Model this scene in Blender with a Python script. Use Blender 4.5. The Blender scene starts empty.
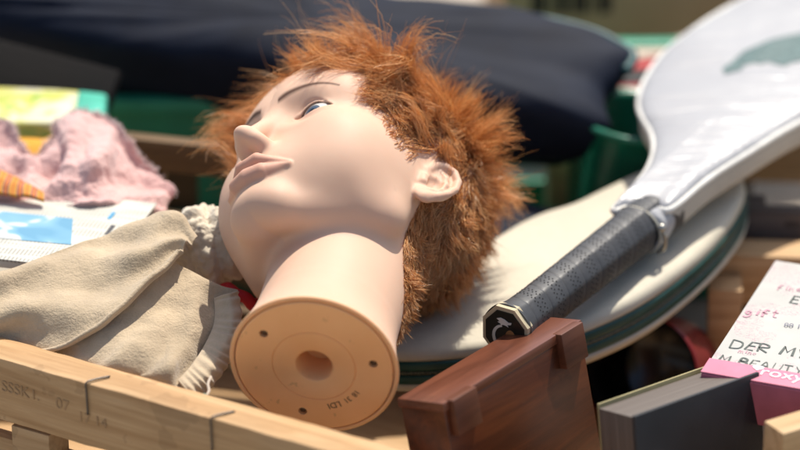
import bpy, bmesh, math, random
import numpy as np
from mathutils import Vector, Matrix, Euler, noise as mnoise
random.seed(7); np.random.seed(7)
RNG = np.random.default_rng(11)
scene = bpy.context.scene
COL = scene.collection
PITCH = math.radians(25.0)
DIST = 2.2
SPX = 0.000668                       # metres per photograph pixel at the focus distance
XV = Vector((1, 0, 0))
UV = Vector((0, math.sin(PITCH), math.cos(PITCH)))
FV = Vector((0, math.cos(PITCH), -math.sin(PITCH)))
CAM = -FV * DIST

# ------------------------------------------------------------------ helpers
def at(px, py, d):
    """world point that stands d metres beyond the focus distance"""
    k = (DIST + d) / DIST
    return CAM + FV * (DIST + d) + XV * ((px - 400) * SPX * k) + UV * ((225 - py) * SPX * k)

def at_z(px, py, z):
    """world point on the level z"""
    r = FV * DIST + XV * ((px - 400) * SPX) + UV * ((225 - py) * SPX)
    return CAM + r * ((z - CAM.z) / r.z)

def at_plane(px, py, p0, n):
    r = FV * DIST + XV * ((px - 400) * SPX) + UV * ((225 - py) * SPX)
    return CAM + r * ((p0 - CAM).dot(n) / r.dot(n))

def link(o, parent=None):
    COL.objects.link(o)
    if parent is not None:
        o.parent = parent
    return o

def tag(o, label, cat, group=None, kind=None):
    if label: o['label'] = label
    if cat: o['category'] = cat
    if group: o['group'] = group
    if kind: o['kind'] = kind
    return o

def mesh_obj(name, verts, faces, mat=None, parent=None, smooth=True, loc=None):
    me = bpy.data.meshes.new(name)
    if loc is not None:
        verts = [Vector(v) - Vector(loc) for v in verts]
    me.from_pydata([tuple(v) for v in verts], [], [tuple(f) for f in faces])
    me.validate()
    if smooth and len(me.polygons):
        me.polygons.foreach_set('use_smooth', [True] * len(me.polygons))
    me.update()
    o = bpy.data.objects.new(name, me)
    if loc is not None: o.location = loc
    if mat: me.materials.append(mat)
    return link(o, parent)

def np_mesh(name, V, F, mat=None, parent=None, smooth=True):
    me = bpy.data.meshes.new(name)
    nV, nF, k = len(V), len(F), F.shape[1]
    me.vertices.add(nV); me.vertices.foreach_set('co', np.ascontiguousarray(V, np.float32).ravel())
    me.loops.add(nF * k); me.loops.foreach_set('vertex_index', np.ascontiguousarray(F, np.int32).ravel())
    me.polygons.add(nF)
    me.polygons.foreach_set('loop_start', np.arange(nF, dtype=np.int32) * k)
    me.polygons.foreach_set('loop_total', np.full(nF, k, np.int32))
    me.update(calc_edges=True)
    if smooth: me.polygons.foreach_set('use_smooth', np.ones(nF, bool))
    o = bpy.data.objects.new(name, me)
    if mat: me.materials.append(mat)
    return link(o, parent)

def empty(name, loc=(0, 0, 0)):
    o = bpy.data.objects.new(name, None)
    o.empty_display_size = 0.02
    o.location = loc
    return link(o)

def adopt(child, root):
    """parent a mesh whose vertices are in world space"""
    child.parent = root
    bpy.context.view_layer.update()
    child.matrix_parent_inverse = root.matrix_world.inverted()
    return child

def bm_obj(name, bm, mat=None, parent=None, smooth=False):
    me = bpy.data.meshes.new(name)
    bmesh.ops.recalc_face_normals(bm, faces=bm.faces)
    bm.to_mesh(me); bm.free()
    if smooth: me.polygons.foreach_set('use_smooth', [True] * len(me.polygons))
    if mat: me.materials.append(mat)
    o = bpy.data.objects.new(name, me)
    return link(o, parent)

def apply_mods(o):
    dg = bpy.context.evaluated_depsgraph_get()
    me = bpy.data.meshes.new_from_object(o.evaluated_get(dg))
    o.modifiers.clear(); o.data = me
    return o

# ------------------------------------------------------------------ materials
class NT:
    def __init__(s, name):
        s.m = bpy.data.materials.new(name); s.m.use_nodes = True
        s.t = s.m.node_tree; s.n = s.t.nodes; s.l = s.t.links
        s.b = s.n['Principled BSDF']
    def new(s, typ, **kw):
        nd = s.n.new(typ)
        for k, v in kw.items():
            if k in nd.inputs: nd.inputs[k].default_value = v
            else: setattr(nd, k, v)
        return nd
    def link(s, a, b): s.l.new(a, b)
    def coord(s, scale=(1, 1, 1), rot=(0, 0, 0)):
        tc = s.new('ShaderNodeTexCoord'); mp = s.new('ShaderNodeMapping')
        mp.inputs['Scale'].default_value = scale; mp.inputs['Rotation'].default_value = rot
        s.link(tc.outputs['Object'], mp.inputs['Vector'])
        return mp.outputs['Vector']
    def noise(s, vec, scale, detail=4, rough=.55, dist=0):
        n = s.new('ShaderNodeTexNoise'); s.link(vec, n.inputs['Vector'])
        n.inputs['Scale'].default_value = scale; n.inputs['Detail'].default_value = detail
        n.inputs['Roughness'].default_value = rough; n.inputs['Distortion'].default_value = dist
        return n.outputs['Fac']
    def ramp(s, fac, stops):
        r = s.new('ShaderNodeValToRGB'); s.link(fac, r.inputs['Fac'])
        e = r.color_ramp.elements
        while len(e) < len(stops): e.new(.5)
        for el, (p, c) in zip(e, stops):
            el.position = p; el.color = (*c, 1) if len(c) == 3 else c
        return r.outputs['Color']
    def mix(s, fac, a, b, mode='MIX'):
        m = s.new('ShaderNodeMix', data_type='RGBA', blend_type=mode)
        for sock, v in ((m.inputs[0], fac), (m.inputs[6], a), (m.inputs[7], b)):
            if isinstance(v, (int, float)): sock.default_value = v
            elif isinstance(v, (tuple, list)): sock.default_value = (*v, 1) if len(v) == 3 else v
            else: s.link(v, sock)
        return m.outputs[2]
    def math(s, op, a, b=None, c=None):
        m = s.new('ShaderNodeMath', operation=op)
        for i, v in enumerate((a, b, c)):
            if v is None: continue
            if isinstance(v, (int, float)): m.inputs[i].default_value = v
            else: s.link(v, m.inputs[i])
        return m.outputs[0]
    def attr(s, name):
        a = s.new('ShaderNodeAttribute'); a.attribute_name = name
        return a
    def bump(s, h, strength=.3, dist=.001, normal=None):
        b = s.new('ShaderNodeBump'); b.inputs['Strength'].default_value = strength
        b.inputs['Distance'].default_value = dist; s.link(h, b.inputs['Height'])
        if normal is not None: s.link(normal, b.inputs['Normal'])
        s.link(b.outputs['Normal'], s.b.inputs['Normal'])
        return b.outputs['Normal']
    def set(s, **kw):
        for k, v in kw.items():
            k = k.replace('_', ' ')
            i = s.b.inputs[k]
            if isinstance(v, (int, float)): i.default_value = v
            elif isinstance(v, (tuple, list)): i.default_value = (*v, 1) if len(v) == 3 and i.type == 'RGBA' else v
            else: s.link(v, i)
        return s.m

def simple(name, col, rough=.5, spec=.5, metallic=0, var=.12, scale=60, bump=0, bscale=400, **kw):
    """base colour with a gentle mottling and optional grain bump"""
    t = NT(name); v = t.coord()
    n = t.noise(v, scale, 5)
    dk = tuple(c * (1 - var) for c in col); lt = tuple(min(1, c * (1 + var)) for c in col)
    c = t.ramp(n, [(.3, dk), (.7, lt)])
    t.set(Base_Color=c, Roughness=rough, Metallic=metallic, Specular_IOR_Level=spec, **kw)
    if bump: t.bump(t.noise(v, bscale, 4), bump, .0006)
    return t.m

# ------------------------------------------------------------------ mannequin head (signed distance model, millimetres)
# head frame: x = the figure's right, y = forward, z = up; origin midway between the ears
HR = np.array([[-0.68261431, -0.71234344, 0.16310898],
               [-0.51312976, 0.62613858, 0.58706757],
               [-0.52032255, 0.31704465, -0.79293577]])   # head frame -> (right, up, toward the camera)
_t = math.radians(5.0)                    # the head is turned a little on its neck
HR = HR @ np.array([[math.cos(_t), -math.sin(_t), 0], [math.sin(_t), math.cos(_t), 0], [0, 0, 1]])
HEAD_O = at(345.5, 213.5, 0.03)
HS = .977
CB = np.array([list(XV), list(UV), list(-FV)])            # rows: camera axes in the world
HW = (CB.T @ HR)                                          # head -> world rotation

def h2w(P):
    return np.asarray(P) * (.001 * HS) @ HW.T + np.array(HEAD_O)

f32 = np.float32
def ell(P, c, r):
    q = P - f32(c); r = np.array(r, f32)
    a = q / r; k0 = np.sqrt((a * a).sum(1)); a /= r; k1 = np.sqrt((a * a).sum(1)) + 1e-6
    return k0 * (k0 - 1) / k1
def sph(P, c, r):
    q = P - f32(c); return np.sqrt((q * q).sum(1)) - r
def cap(P, a, b, ra, rb):
    a = np.array(a, f32); b = np.array(b, f32); ba = b - a
    pa = P - a; h = np.clip(pa @ ba / (ba @ ba), 0, 1)
    q = pa - h[:, None] * ba
    return np.sqrt((q * q).sum(1)) - (ra + (rb - ra) * h)
def smin(a, b, k):
    h = np.maximum(k - np.abs(a - b), 0) / k
    return np.minimum(a, b) - h * h * k * .25
def smax(a, b, k): return -smin(-a, -b, k)

EYE = (30.5, 62.0, 12.5); EYE_R = 12.9
BASE_Z = -166.0; BASE_Y = -7.5; BASE_X = -5.0
def lips(P):
    up = np.minimum(cap(P, (0, 87.6, -44.0), (7, 87.2, -43.0), 4.5, 4.5), cap(P, (7, 87.2, -43.0), (27, 75.5, -49.4), 4.5, 1.2))
    lo = np.minimum(cap(P, (0, 84.6, -56.2), (11, 82.8, -55.6), 6.6, 6.1), cap(P, (11, 82.8, -55.6), (26, 75.0, -50.0), 6.1, 1.2))
    return up, lo
# ear frame
_ea = np.array((0.02, -.20, .98)); _ea /= np.linalg.norm(_ea)
_eb = np.array((.33, -.93, -.16)); _eb -= _ea * (_ea @ _eb); _eb /= np.linalg.norm(_eb)
_ec = np.cross(_eb, _ea); _ec = _ec if _ec[0] > 0 else -_ec
EAR_O = np.array((68.5, -13.0, -2.5))
EAR_S = 1.30
def ear_pt(b, a, c): return EAR_O + _eb * b + _ea * a + _ec * c
def ear(P):
    q = (P - f32(EAR_O)) @ np.stack([_eb, _ea, _ec], 1).astype(f32) * f32(EAR_S)
    d = ell(q, (6, 3, 0), (15.5, 27, 3.4))
    d = smin(d, ell(q, (0, -24, .5), (9, 9.5, 4.2)), 5)
    hx = [(-5, -1, .5, 2.4), (-8.5, 9, 2.6, 2.9), (-5, 21, 3.4, 3.4), (3, 29.5, 3.8, 3.6), (13, 29, 4, 3.6), (20, 20, 4, 3.6), (21.5, 7, 4, 3.4), (18, -6, 3.6, 3.2), (10.5, -18, 2.6, 3.4), (2, -27, 1.2, 4)]
    hel = np.full(len(q), 1e3, f32)
    for (a, b) in zip(hx[:-1], hx[1:]): hel = np.minimum(hel, cap(q, a[:3], b[:3], a[3], b[3]))
    d = smin(d, hel, 3)
    ah = [(3, -17, 2.5, 2.8), (10.5, -8, 3.2, 2.8), (12.5, 3, 3.6, 2.8), (9, 13, 3.2, 2.6), (3, 19, 2.6, 2.2)]
    for (a, b) in zip(ah[:-1], ah[1:]): d = smin(d, cap(q, a[:3], b[:3], a[3], b[3]), 2.5)
    d = smax(d, -ell(q, (2.5, -4, 4.5), (7.5, 10, 6.2)), 2.5)
    d = smin(d, cap(q, (-8, -3, 2.5), (-6.5, -10, 2.8), 3.6, 3.4), 4)
    return d / EAR_S
def head_sdf(Pin):
    P = Pin.astype(f32).copy(); P[:, 0] = np.abs(P[:, 0])
    x, y, z = P.T
    d = ell(P, (0, -14, 42), (73, 91, 82))
    d = smin(d, ell(P, (0, 28, -4), (59, 50, 62)), 26)
    d = smin(d, ell(P, (0, 28, -38), (44, 46, 40)), 20)
    d = smin(d, cap(P, (49, 5, -51), (13, 60, -72), 12, 13.5), 14)
    d = smin(d, ell(P, (0, 67, -71), (19, 15.5, 14)), 14)
    d = smin(d, ell(P, (0, 61.5, -39), (32, 22.5, 27)), 14)
    d = smin(d, ell(P, (40, 45, -7), (18, 19, 15)), 30)
    d = smin(d, ell(P, (37, 48, -29), (18, 16.5, 26)), 24)
    d = smin(d, ell(P, (49, 16, -26), (15, 28, 30)), 24)
    d = smin(d, cap(P, (12, 75, 31), (42, 60, 37), 8.5, 8), 18)
    d = smin(d, ell(P, (0, 40, 52), (56, 43, 40)), 20)
    # neck and its flare
    xs = Pin[:, 0].astype(f32); nx_ = BASE_X * np.clip((-45 - z) / 80, 0, 1)
    ny = -12 + (BASE_Y + 12) * np.clip((-45 - z) / 80, 0, 1)
    r = np.sqrt((xs - BASE_X) ** 2 + (y - BASE_Y) ** 2)
    rn = np.sqrt((xs - nx_) ** 2 + (y - ny) ** 2)
    fl = 48.0 + 9.5 * np.clip((-118 - z) / 50, 0, 1) ** 1.8
    nk = np.maximum(rn - fl, np.maximum(z + 30, BASE_Z - 12 - z))
    d = smin(d, nk, 9)
    # eye sockets
    d = smax(d, -ell(P, (29.5, 92, 13.5), (18.5, 18, 13.0)), 12)
    # nose
    ns = cap(P, (0, 76, 25), (0, 95.0, -20), 5.6, 5.2)
    d = smin(d, ns, 12)
    d = smin(d, ell(P, (0, 98.2, -23.0), (5.8, 7.6, 5.0)), 10)
    d = smin(d, ell(P, (7.6, 87.2, -25.2), (4.6, 8.4, 4.5)), 8)
    # lids
    ld = sph(P, EYE, 13.9)
    d = smin(d, ld, 4.0)
    u = (x - EYE[0]) / 14.2
    q = 1 - u * u
    zu = EYE[2] + .9 + u * 1.6 + 6.6 * q; zl = EYE[2] + .3 + u * 1.6 - 5.0 * q
    op = np.maximum(np.maximum(z - zu, zl - z), 63.5 - y)
    d = smax(d, -op, 1.0)
    cr = np.sqrt((np.sqrt(((P[:, [0, 2]] - f32((EYE[0], EYE[2] - 1))) ** 2).sum(1)) - 11.8) ** 2 + 0 * x)
    d = d + .9 * np.exp(-(cr / 1.1) ** 2) * np.clip((z - EYE[2] - 3) / 4, 0, 1) * (y > 62)
    # mouth
    up, lo = lips(P)
    d = smin(d, up, 3.2); d = smin(d, lo, 4.0)
    d = smax(d, -cap(P, (0, 94.2, -49.7), (28, 78, -49.6), 1.4, .8), 2.0)
    d = smax(d, -cap(P, (0, 96.5, -34), (0, 96.5, -39), 3.0, 3.4), 4)
    # ears
    m = (x > 50) & (np.abs(y) < 55) & (np.abs(z) < 55)
    if m.any():
        e = ear(P[m]); dm = smin(d[m], e, 5)
        d[m] = dm
    # flat foot with a shallow recess for the plate
    d = smax(d, BASE_Z - z, 2.0)
    rec = np.maximum(r - 53.2, z - (BASE_Z + 3.2))
    d = smax(d, -rec, .8)
    d = smax(d, -np.maximum(r - 16, z - (BASE_Z + 34)), .8)
    return d

def surface_nets(f, lo, hi, h, coarse=5):
    lo = np.array(lo, float); n = np.ceil((np.array(hi) - lo) / h / coarse).astype(int) * coarse + 1
    ax = [lo[i] + np.arange(n[i]) * h for i in range(3)]
    axc = [a[::coarse] for a in ax]
    gc = np.stack(np.meshgrid(*axc, indexing='ij'), -1).reshape(-1, 3)
    dc = f(gc).reshape([len(a) for a in axc])
    act = np.abs(dc) < h * coarse * 1.6
    a2 = act.copy()
    cells = np.zeros([s - 1 for s in dc.shape], bool)
    for i in (0, 1):
        for j in (0, 1):
            for k in (0, 1):
                cells |= a2[i:a2.shape[0] - 1 + i, j:a2.shape[1] - 1 + j, k:a2.shape[2] - 1 + k]
    D = np.full(n, 10.0, f32)
    up = np.repeat(np.repeat(np.repeat(dc, coarse, 0), coarse, 1), coarse, 2)
    up = up[:n[0], :n[1], :n[2]]
    D[:up.shape[0], :up.shape[1], :up.shape[2]] = np.where(up < 0, -9, 9)
    mask = np.zeros(n, bool)
    mc = np.repeat(np.repeat(np.repeat(cells, coarse, 0), coarse, 1), coarse, 2)
    mask[:mc.shape[0], :mc.shape[1], :mc.shape[2]] |= mc
    mask[1:] |= mask[:-1]; mask[:, 1:] |= mask[:, :-1]; mask[:, :, 1:] |= mask[:, :, :-1]
    idx = np.argwhere(mask)
    out = np.empty(len(idx), f32)
    for s in range(0, len(idx), 400000):
        out[s:s + 400000] = f(lo + idx[s:s + 400000] * h)
    D[mask] = out
    sgn = D < 0
    acc = np.zeros([m - 1 for m in n] + [3], f32); cnt = np.zeros([m - 1 for m in n], f32)
    c0 = [slice(0, -1)] * 3
    for axis in range(3):
        sa = [slice(None)] * 3; sb = [slice(None)] * 3
        sa[axis] = slice(0, -1); sb[axis] = slice(1, None)
        A = D[tuple(sa)]; B = D[tuple(sb)]
        cr = (A < 0) != (B < 0)
        t = np.where(cr, A / np.where(cr, A - B, 1), 0).astype(f32)
        o1, o2 = [i for i in range(3) if i != axis]
        for p in (0, 1):
            for q in (0, 1):
                s = [slice(None)] * 3
                s[o1] = slice(p, n[o1] - 1 + p); s[o2] = slice(q, n[o2] - 1 + q)
                m = cr[tuple(s)]; tt = t[tuple(s)]
                acc[..., axis] += m * tt; acc[..., o1] += m * p; acc[..., o2] += m * q
                cnt += m
    has = cnt > 0
    vid = -np.ones(has.shape, np.int64); vid[has] = np.arange(has.sum())
    V = (np.argwhere(has) + acc[has] / cnt[has][:, None]) * h + lo
    F = []
    for axis in range(3):
        sa = [slice(None)] * 3; sb = [slice(None)] * 3
        sa[axis] = slice(0, -1); sb[axis] = slice(1, None)
        A = sgn[tuple(sa)]; B = sgn[tuple(sb)]
        o1, o2 = [i for i in range(3) if i != axis]
        e = np.argwhere(A != B)
        ok = (e[:, o1] > 0) & (e[:, o2] > 0) & (e[:, o1] < n[o1] - 1) & (e[:, o2] < n[o2] - 1)
        e = e[ok]
        def c(p, q):
            g = e.copy(); g[:, o1] -= p; g[:, o2] -= q
            return vid[g[:, 0], g[:, 1], g[:, 2]]
        quad = np.stack([c(1, 1), c(0, 1), c(0, 0), c(1, 0)], 1)
        flip = A[e[:, 0], e[:, 1], e[:, 2]]
        if axis == 1: flip = ~flip
        quad[~flip] = quad[~flip][:, ::-1]
        F.append(quad)
    F = np.concatenate(F); F = F[(F >= 0).all(1)]
    return V, F

def grad(f, P, e=.15):
    g = np.stack([f(P + np.eye(3)[i] * e) - f(P - np.eye(3)[i] * e) for i in range(3)], 1)
    return g / (np.linalg.norm(g, axis=1, keepdims=True) + 1e-9)

def build_head():
    V, F = surface_nets(head_sdf, (-92, -112, -178), (92, 116, 130), 1.0)
    for _ in range(2):
        V = V - grad(head_sdf, V) * np.clip(head_sdf(V), -.7, .7)[:, None]
    # painted marks: lips and brows are colour that belongs to the casting
    P = V.copy(); P[:, 0] = np.abs(P[:, 0])
    up, lo = lips(P.astype(f32))
    lipm = np.clip(1 - np.minimum(up - .5, lo - .5) / 1.4, 0, 1) * (P[:, 1] > 70)
    bx = np.clip((P[:, 0] - 8.5) / 40, 0, 1)
    bz = 27.0 + 20 * bx - 14.5 * bx ** 2.4
    wd = 2.9 * (1 - .75 * bx) + .25
    brm = np.clip(1.2 - np.abs(P[:, 2] - bz) / wd, 0, 1) * (P[:, 0] > 8.2) * (P[:, 0] < 49) * (P[:, 1] > 45)
    # lash line
    u = (P[:, 0] - EYE[0]) / 14.2
    zu = EYE[2] + .9 + u * 1.6 + 6.6 * (1 - u * u)
    lash = np.clip(1 - np.abs(P[:, 2] - zu) / 1.0, 0, 1) * (np.abs(u) < 1.05) * (P[:, 1] > 60) * (np.linalg.norm(P - np.array(EYE), axis=1) < 15)
    return V, F, lipm, brm, lash
def mat_skin():
    t = NT('moulded_skin'); v = t.coord()
    lip = t.attr('lip').outputs['Fac']; brow = t.attr('brow').outputs['Fac']; lash = t.attr('lash').outputs['Fac']
    n = t.noise(v, 14, 4)
    base = t.ramp(n, [(.3, (.65, .42, .298)), (.7, (.70, .465, .335))])
    sm = t.noise(v, 55, 6, .65)
    base = t.mix(t.math('MULTIPLY', t.math('GREATER_THAN', sm, .66), .10), base, (.42, .25, .17))
    c = t.mix(t.math('MULTIPLY', lip, .5), base, (.56, .26, .19))
    c = t.mix(t.math('MULTIPLY', brow, .92), c, (.06, .02, .009))
    c = t.mix(t.math('MULTIPLY', lash, .75), c, (.06, .03, .02))
    c = t.mix(t.attr('rim').outputs['Fac'], c, (.77, .455, .225))
    t.set(Base_Color=c, Roughness=t.ramp(t.noise(v, 40, 4), [(.3, (.54,)*3), (.7, (.64,)*3)]), Specular_IOR_Level=.28,
          Subsurface_Weight=.35, Subsurface_Radius=(.6, .3, .2), Subsurface_Scale=.006)
    t.bump(t.noise(v, 260, 3), .04, .0005)
    return t.m

def make_head():
    root = empty('mannequin_head', HEAD_O + Vector(HW @ np.array([BASE_X, BASE_Y, BASE_Z])) * .001)
    bpy.context.view_layer.update()
    V, F, lipm, brm, lash = build_head()
    o = np_mesh('moulded_face', h2w(V), F, mat_skin())
    for nm, a in (('lip', lipm), ('brow', brm), ('lash', lash), ('rim', np.clip((BASE_Z + 2.2 - V[:, 2]) / .8, 0, 1))):
        at_ = o.data.attributes.new(nm, 'FLOAT', 'POINT'); at_.data.foreach_set('value', a.astype(f32))
    adopt(o, root)
    return root, V, F
def mat_eye(centre):
    t = NT('painted_eye'); v = t.coord()
    sep = t.new('ShaderNodeSeparateXYZ'); t.link(v, sep.inputs[0])
    r = t.math('SQRT', t.math('ADD', t.math('POWER', sep.outputs[0], 2), t.math('POWER', sep.outputs[2], 2)))
    c = t.ramp(t.math('MULTIPLY', r, 100), [(0, (.01, .01, .012)), (.22, (.012, .012, .015)), (.26, (.035, .055, .085)), (.52, (.075, .11, .155)), (.58, (.05, .06, .08)), (.64, (.62, .60, .57))])
    t.set(Base_Color=c, Roughness=.12, Specular_IOR_Level=.6)
    return t.m

def lathe(name, prof, seg=72, mat=None, parent=None, smooth=True, angle=None):
    """revolve a closed (r, z) profile about the local z axis"""
    V = []; F = []
    n = len(prof)
    for i in range(seg):
        a = 2 * math.pi * i / seg
        for r, z in prof: V.append((r * math.cos(a), r * math.sin(a), z))
    for i in range(seg):
        j = (i + 1) % seg
        for k in range(n - 1):
            a, b, c, d = i * n + k, j * n + k, j * n + k + 1, i * n + k + 1
            F.append((a, b, c, d))
    bm = bmesh.new()
    vs = [bm.verts.new(v) for v in V]
    for f in F: bm.faces.new([vs[q] for q in f])
    bmesh.ops.remove_doubles(bm, verts=bm.verts, dist=1e-6)
    return bm_obj(name, bm, mat, parent, smooth)

def text_obj(name, body, size, mat, matrix, parent=None, extrude=.00008, shear=0, align='CENTER', spacing=1.0):
    cu = bpy.data.curves.new(name, 'FONT'); cu.body = body; cu.size = size; cu.extrude = extrude
    cu.align_x = align; cu.align_y = 'CENTER'; cu.shear = shear; cu.space_character = spacing
    tmp = bpy.data.objects.new('tmp', cu); COL.objects.link(tmp)
    dg = bpy.context.evaluated_depsgraph_get()
    me = bpy.data.meshes.new_from_object(tmp.evaluated_get(dg))
    bpy.data.objects.remove(tmp)
    me.materials.clear(); me.materials.append(mat)
    o = bpy.data.objects.new(name, me); link(o)
    o.matrix_world = matrix
    if parent: 
        bpy.context.view_layer.update()
        adopt(o, parent)
    return o

def make_face_parts(root):
    for sx in (-1, 1):
        bm = bmesh.new(); bmesh.ops.create_uvsphere(bm, u_segments=40, v_segments=28, radius=EYE_R * HS * .001)
        o = bm_obj('eyeball', bm, mat_eye(0), None, True)
        # gaze: forward, a little up and toward the visible side
        look = Vector((-.16, 1, -.28)).normalized(); upv = Vector((0, 0, 1))
        x = look.cross(upv).normalized(); z = x.cross(look)
        R = Matrix((x, look, z)).transposed()
        M = (Matrix(HW.tolist()) @ R).to_4x4()
        M.translation = Vector(h2w(np.array([[sx * EYE[0], EYE[1], EYE[2]]]))[0])
        o.matrix_world = M
        adopt(o, root)
    # base plate in the foot of the neck
    t = NT('base_plastic'); v = t.coord()
    n = t.noise(v, 22, 4)
    c = t.ramp(n, [(.3, (.82, .43, .185)), (.7, (.88, .495, .23))])
    sm = t.noise(v, 70, 6, .7)
    c = t.mix(t.math('MULTIPLY', t.math('GREATER_THAN', sm, .64), .35), c, (.34, .19, .08))
    t.set(Base_Color=c, Roughness=.42, Subsurface_Weight=.2, Subsurface_Radius=(.6, .3, .15), Subsurface_Scale=.004)
    t.bump(t.noise(v, 150, 4), .06, .0006)
    R = 53.0 * HS * .001; k = HS * .001
    prof = [(0, 30), (12.2, 30), (12.2, 1.5), (13.4, .3), (14.8, 0), (27.2, 0), (27.5, .5), (27.9, .5), (28.2, 0), (51.4, 0), (52.4, .5), (52.7, 3), (52.7, 5), (14, 5), (13.5, 31), (0, 31)]
    prof = [(0, 24), (12.0, 24), (12.0, 2.0), (12.6, .7), (14.2, 0), (27.2, 0), (27.5, .55), (27.9, .55), (28.2, 0), (51.6, 0), (52.4, .6), (52.6, 4), (14.0, 4), (13.6, 25), (0, 25)]
    pl = lathe('base_plate', [(r * k, z * k) for r, z in prof], 96, t.m, None, True)
    M = Matrix(HW.tolist()).to_4x4(); M.translation = Vector(h2w(np.array([[BASE_X, BASE_Y, BASE_Z - .2]]))[0])
    # three screw holes cut through
    cut = bmesh.new()
    for a in (76, 211, 323):
        q = Matrix.Translation((40 * k * math.cos(math.radians(a)), 40 * k * math.sin(math.radians(a)), 0))
        bmesh.ops.create_cone(cut, cap_ends=True, segments=20, radius1=3.0 * k, radius2=3.0 * k, depth=6 * k, matrix=q)
    co = bm_obj('cutter', cut)
    md = pl.modifiers.new('holes', 'BOOLEAN'); md.operation = 'DIFFERENCE'; md.object = co; md.solver = 'EXACT'
    bpy.context.view_layer.update()
    apply_mods(pl); bpy.data.objects.remove(co)
    try: pl.data.set_sharp_from_angle(angle=math.radians(35))
    except Exception: pass
    pl.matrix_world = M; adopt(pl, root)
    sc_m = simple('screw_steel', (.10, .07, .05), .4, metallic=.6)
    for a in (76, 211, 323):
        bm = bmesh.new(); bmesh.ops.create_uvsphere(bm, u_segments=16, v_segments=10, radius=2.5 * k)
        bmesh.ops.scale(bm, verts=bm.verts, vec=(1, 1, .5))
        s = bm_obj('screw', bm, sc_m, None, True)
        s.matrix_world = M @ Matrix.Translation((40 * k * math.cos(math.radians(a)), 40 * k * math.sin(math.radians(a)), 2.6 * k))
        adopt(s, pl)
    ink = simple('stamp_ink', (.07, .035, .02), .6)
    # stamped letters round the inner ring (read from below)
    for body, a, r, size in (('LDI', -72, 33.5, 6.5), ('31', -90, 33.5, 5.5), ('18', -104, 33.5, 5.5)):
        T = Matrix.Translation((r * k * math.cos(math.radians(a)), r * k * math.sin(math.radians(a)), -.1 * k)) @ Matrix.Rotation(math.radians(a + 90 + STAMP_R), 4, 'Z') @ Matrix.Rotation(math.pi, 4, 'X')
        text_obj('stamp', body, size * k, ink, M @ T, pl)
    return pl
STAMP_A = 20; STAMP_R = 0
def mat_hair(name='hair', dark=(.36, .13, .035), mid=(.79, .425, .165), light=(.94, .69, .38)):
    t = NT(name)
    h = t.attr('shade').outputs['Fac']; g = t.attr('along').outputs['Fac']
    c = t.ramp(h, [(0, dark), (.45, mid), (1, light)])
    c = t.mix(t.math('MULTIPLY', g, .30), c, light)
    t.set(Base_Color=c, Roughness=.38, Specular_IOR_Level=.55, Anisotropic=.6, Sheen_Weight=.0)
    # thin fibres let light through
    tr = t.new('ShaderNodeBsdfTranslucent'); t.link(c, tr.inputs['Color'])
    mx = t.new('ShaderNodeMixShader'); mx.inputs[0].default_value = .48
    t.link(t.b.outputs[0], mx.inputs[1]); t.link(tr.outputs[0], mx.inputs[2])
    t.link(mx.outputs[0], t.n['Material Output'].inputs['Surface'])
    return t.m

def strands_mesh(name, P, R, shade, mat, parent=None):
    """P (n, k, 3) strand points, R (n, k) radii -> one mesh of slim three sided tubes"""
    n, k, _ = P.shape
    T = np.gradient(P, axis=1); T /= np.linalg.norm(T, axis=2, keepdims=True) + 1e-9
    ref = RNG.normal(size=(n, 1, 3)); A = np.cross(T, ref); A /= np.linalg.norm(A, axis=2, keepdims=True) + 1e-9
    B = np.cross(T, A)
    V = np.stack([P + R[..., None] * (A * math.cos(q) + B * math.sin(q)) for q in (0, 2.094, 4.189)], 2)   # n,k,3,3
    idx = np.arange(n * k * 3).reshape(n, k, 3)
    F = []
    for s in range(3):
        e = (s + 1) % 3
        F.append(np.stack([idx[:, :-1, s], idx[:, :-1, e], idx[:, 1:, e], idx[:, 1:, s]], -1).reshape(-1, 4))
    o = np_mesh(name, V.reshape(-1, 3), np.concatenate(F), mat, None)
    a = o.data.attributes.new('shade', 'FLOAT', 'POINT'); a.data.foreach_set('value', np.repeat(shade, k * 3).astype(f32))
    al = np.broadcast_to(np.linspace(0, 1, k)[None, :, None], (n, k, 3))
    a = o.data.attributes.new('along', 'FLOAT', 'POINT'); a.data.foreach_set('value', np.ascontiguousarray(al, f32).ravel())
    o.data.polygons.foreach_set('use_smooth', np.zeros(len(o.data.polygons), bool))
    if parent: adopt(o, parent)
    return o

def hairline(P):
    """>0 inside the wig, head millimetres"""
    x, y, z = np.abs(P[:, 0]), P[:, 1], P[:, 2]
    phi = np.degrees(np.arctan2(x, y))            # 0 front, 90 side, 180 back
    zl = np.interp(phi, [0, 22, 38, 48, 56, 64, 74, 84, 92, 98, 104, 112, 122, 140, 180],
                   [81, 78, 69, 52, 31, 9, -2, 2, 22, 18, -14, -52, -80, -102, -108])
    return z - zl

def flow(P, side):
    """combing direction on the scalp, head millimetres (tangent not enforced)"""
    w = np.array([-8.0, -48.0, 118.0])           # the whorl
    d = P - w
    d /= np.linalg.norm(d, axis=1, keepdims=True) + 1e-6
    return d

def smooth_noise(P, scale, seed):
    r = np.random.default_rng(seed); out = np.zeros_like(P)
    for _ in range(7):
        k = r.normal(size=(3, 3)) / scale; ph = r.uniform(0, 6.28, 3)
        out += np.sin(P @ k.T + ph) 
    return out / 3.2

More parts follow.
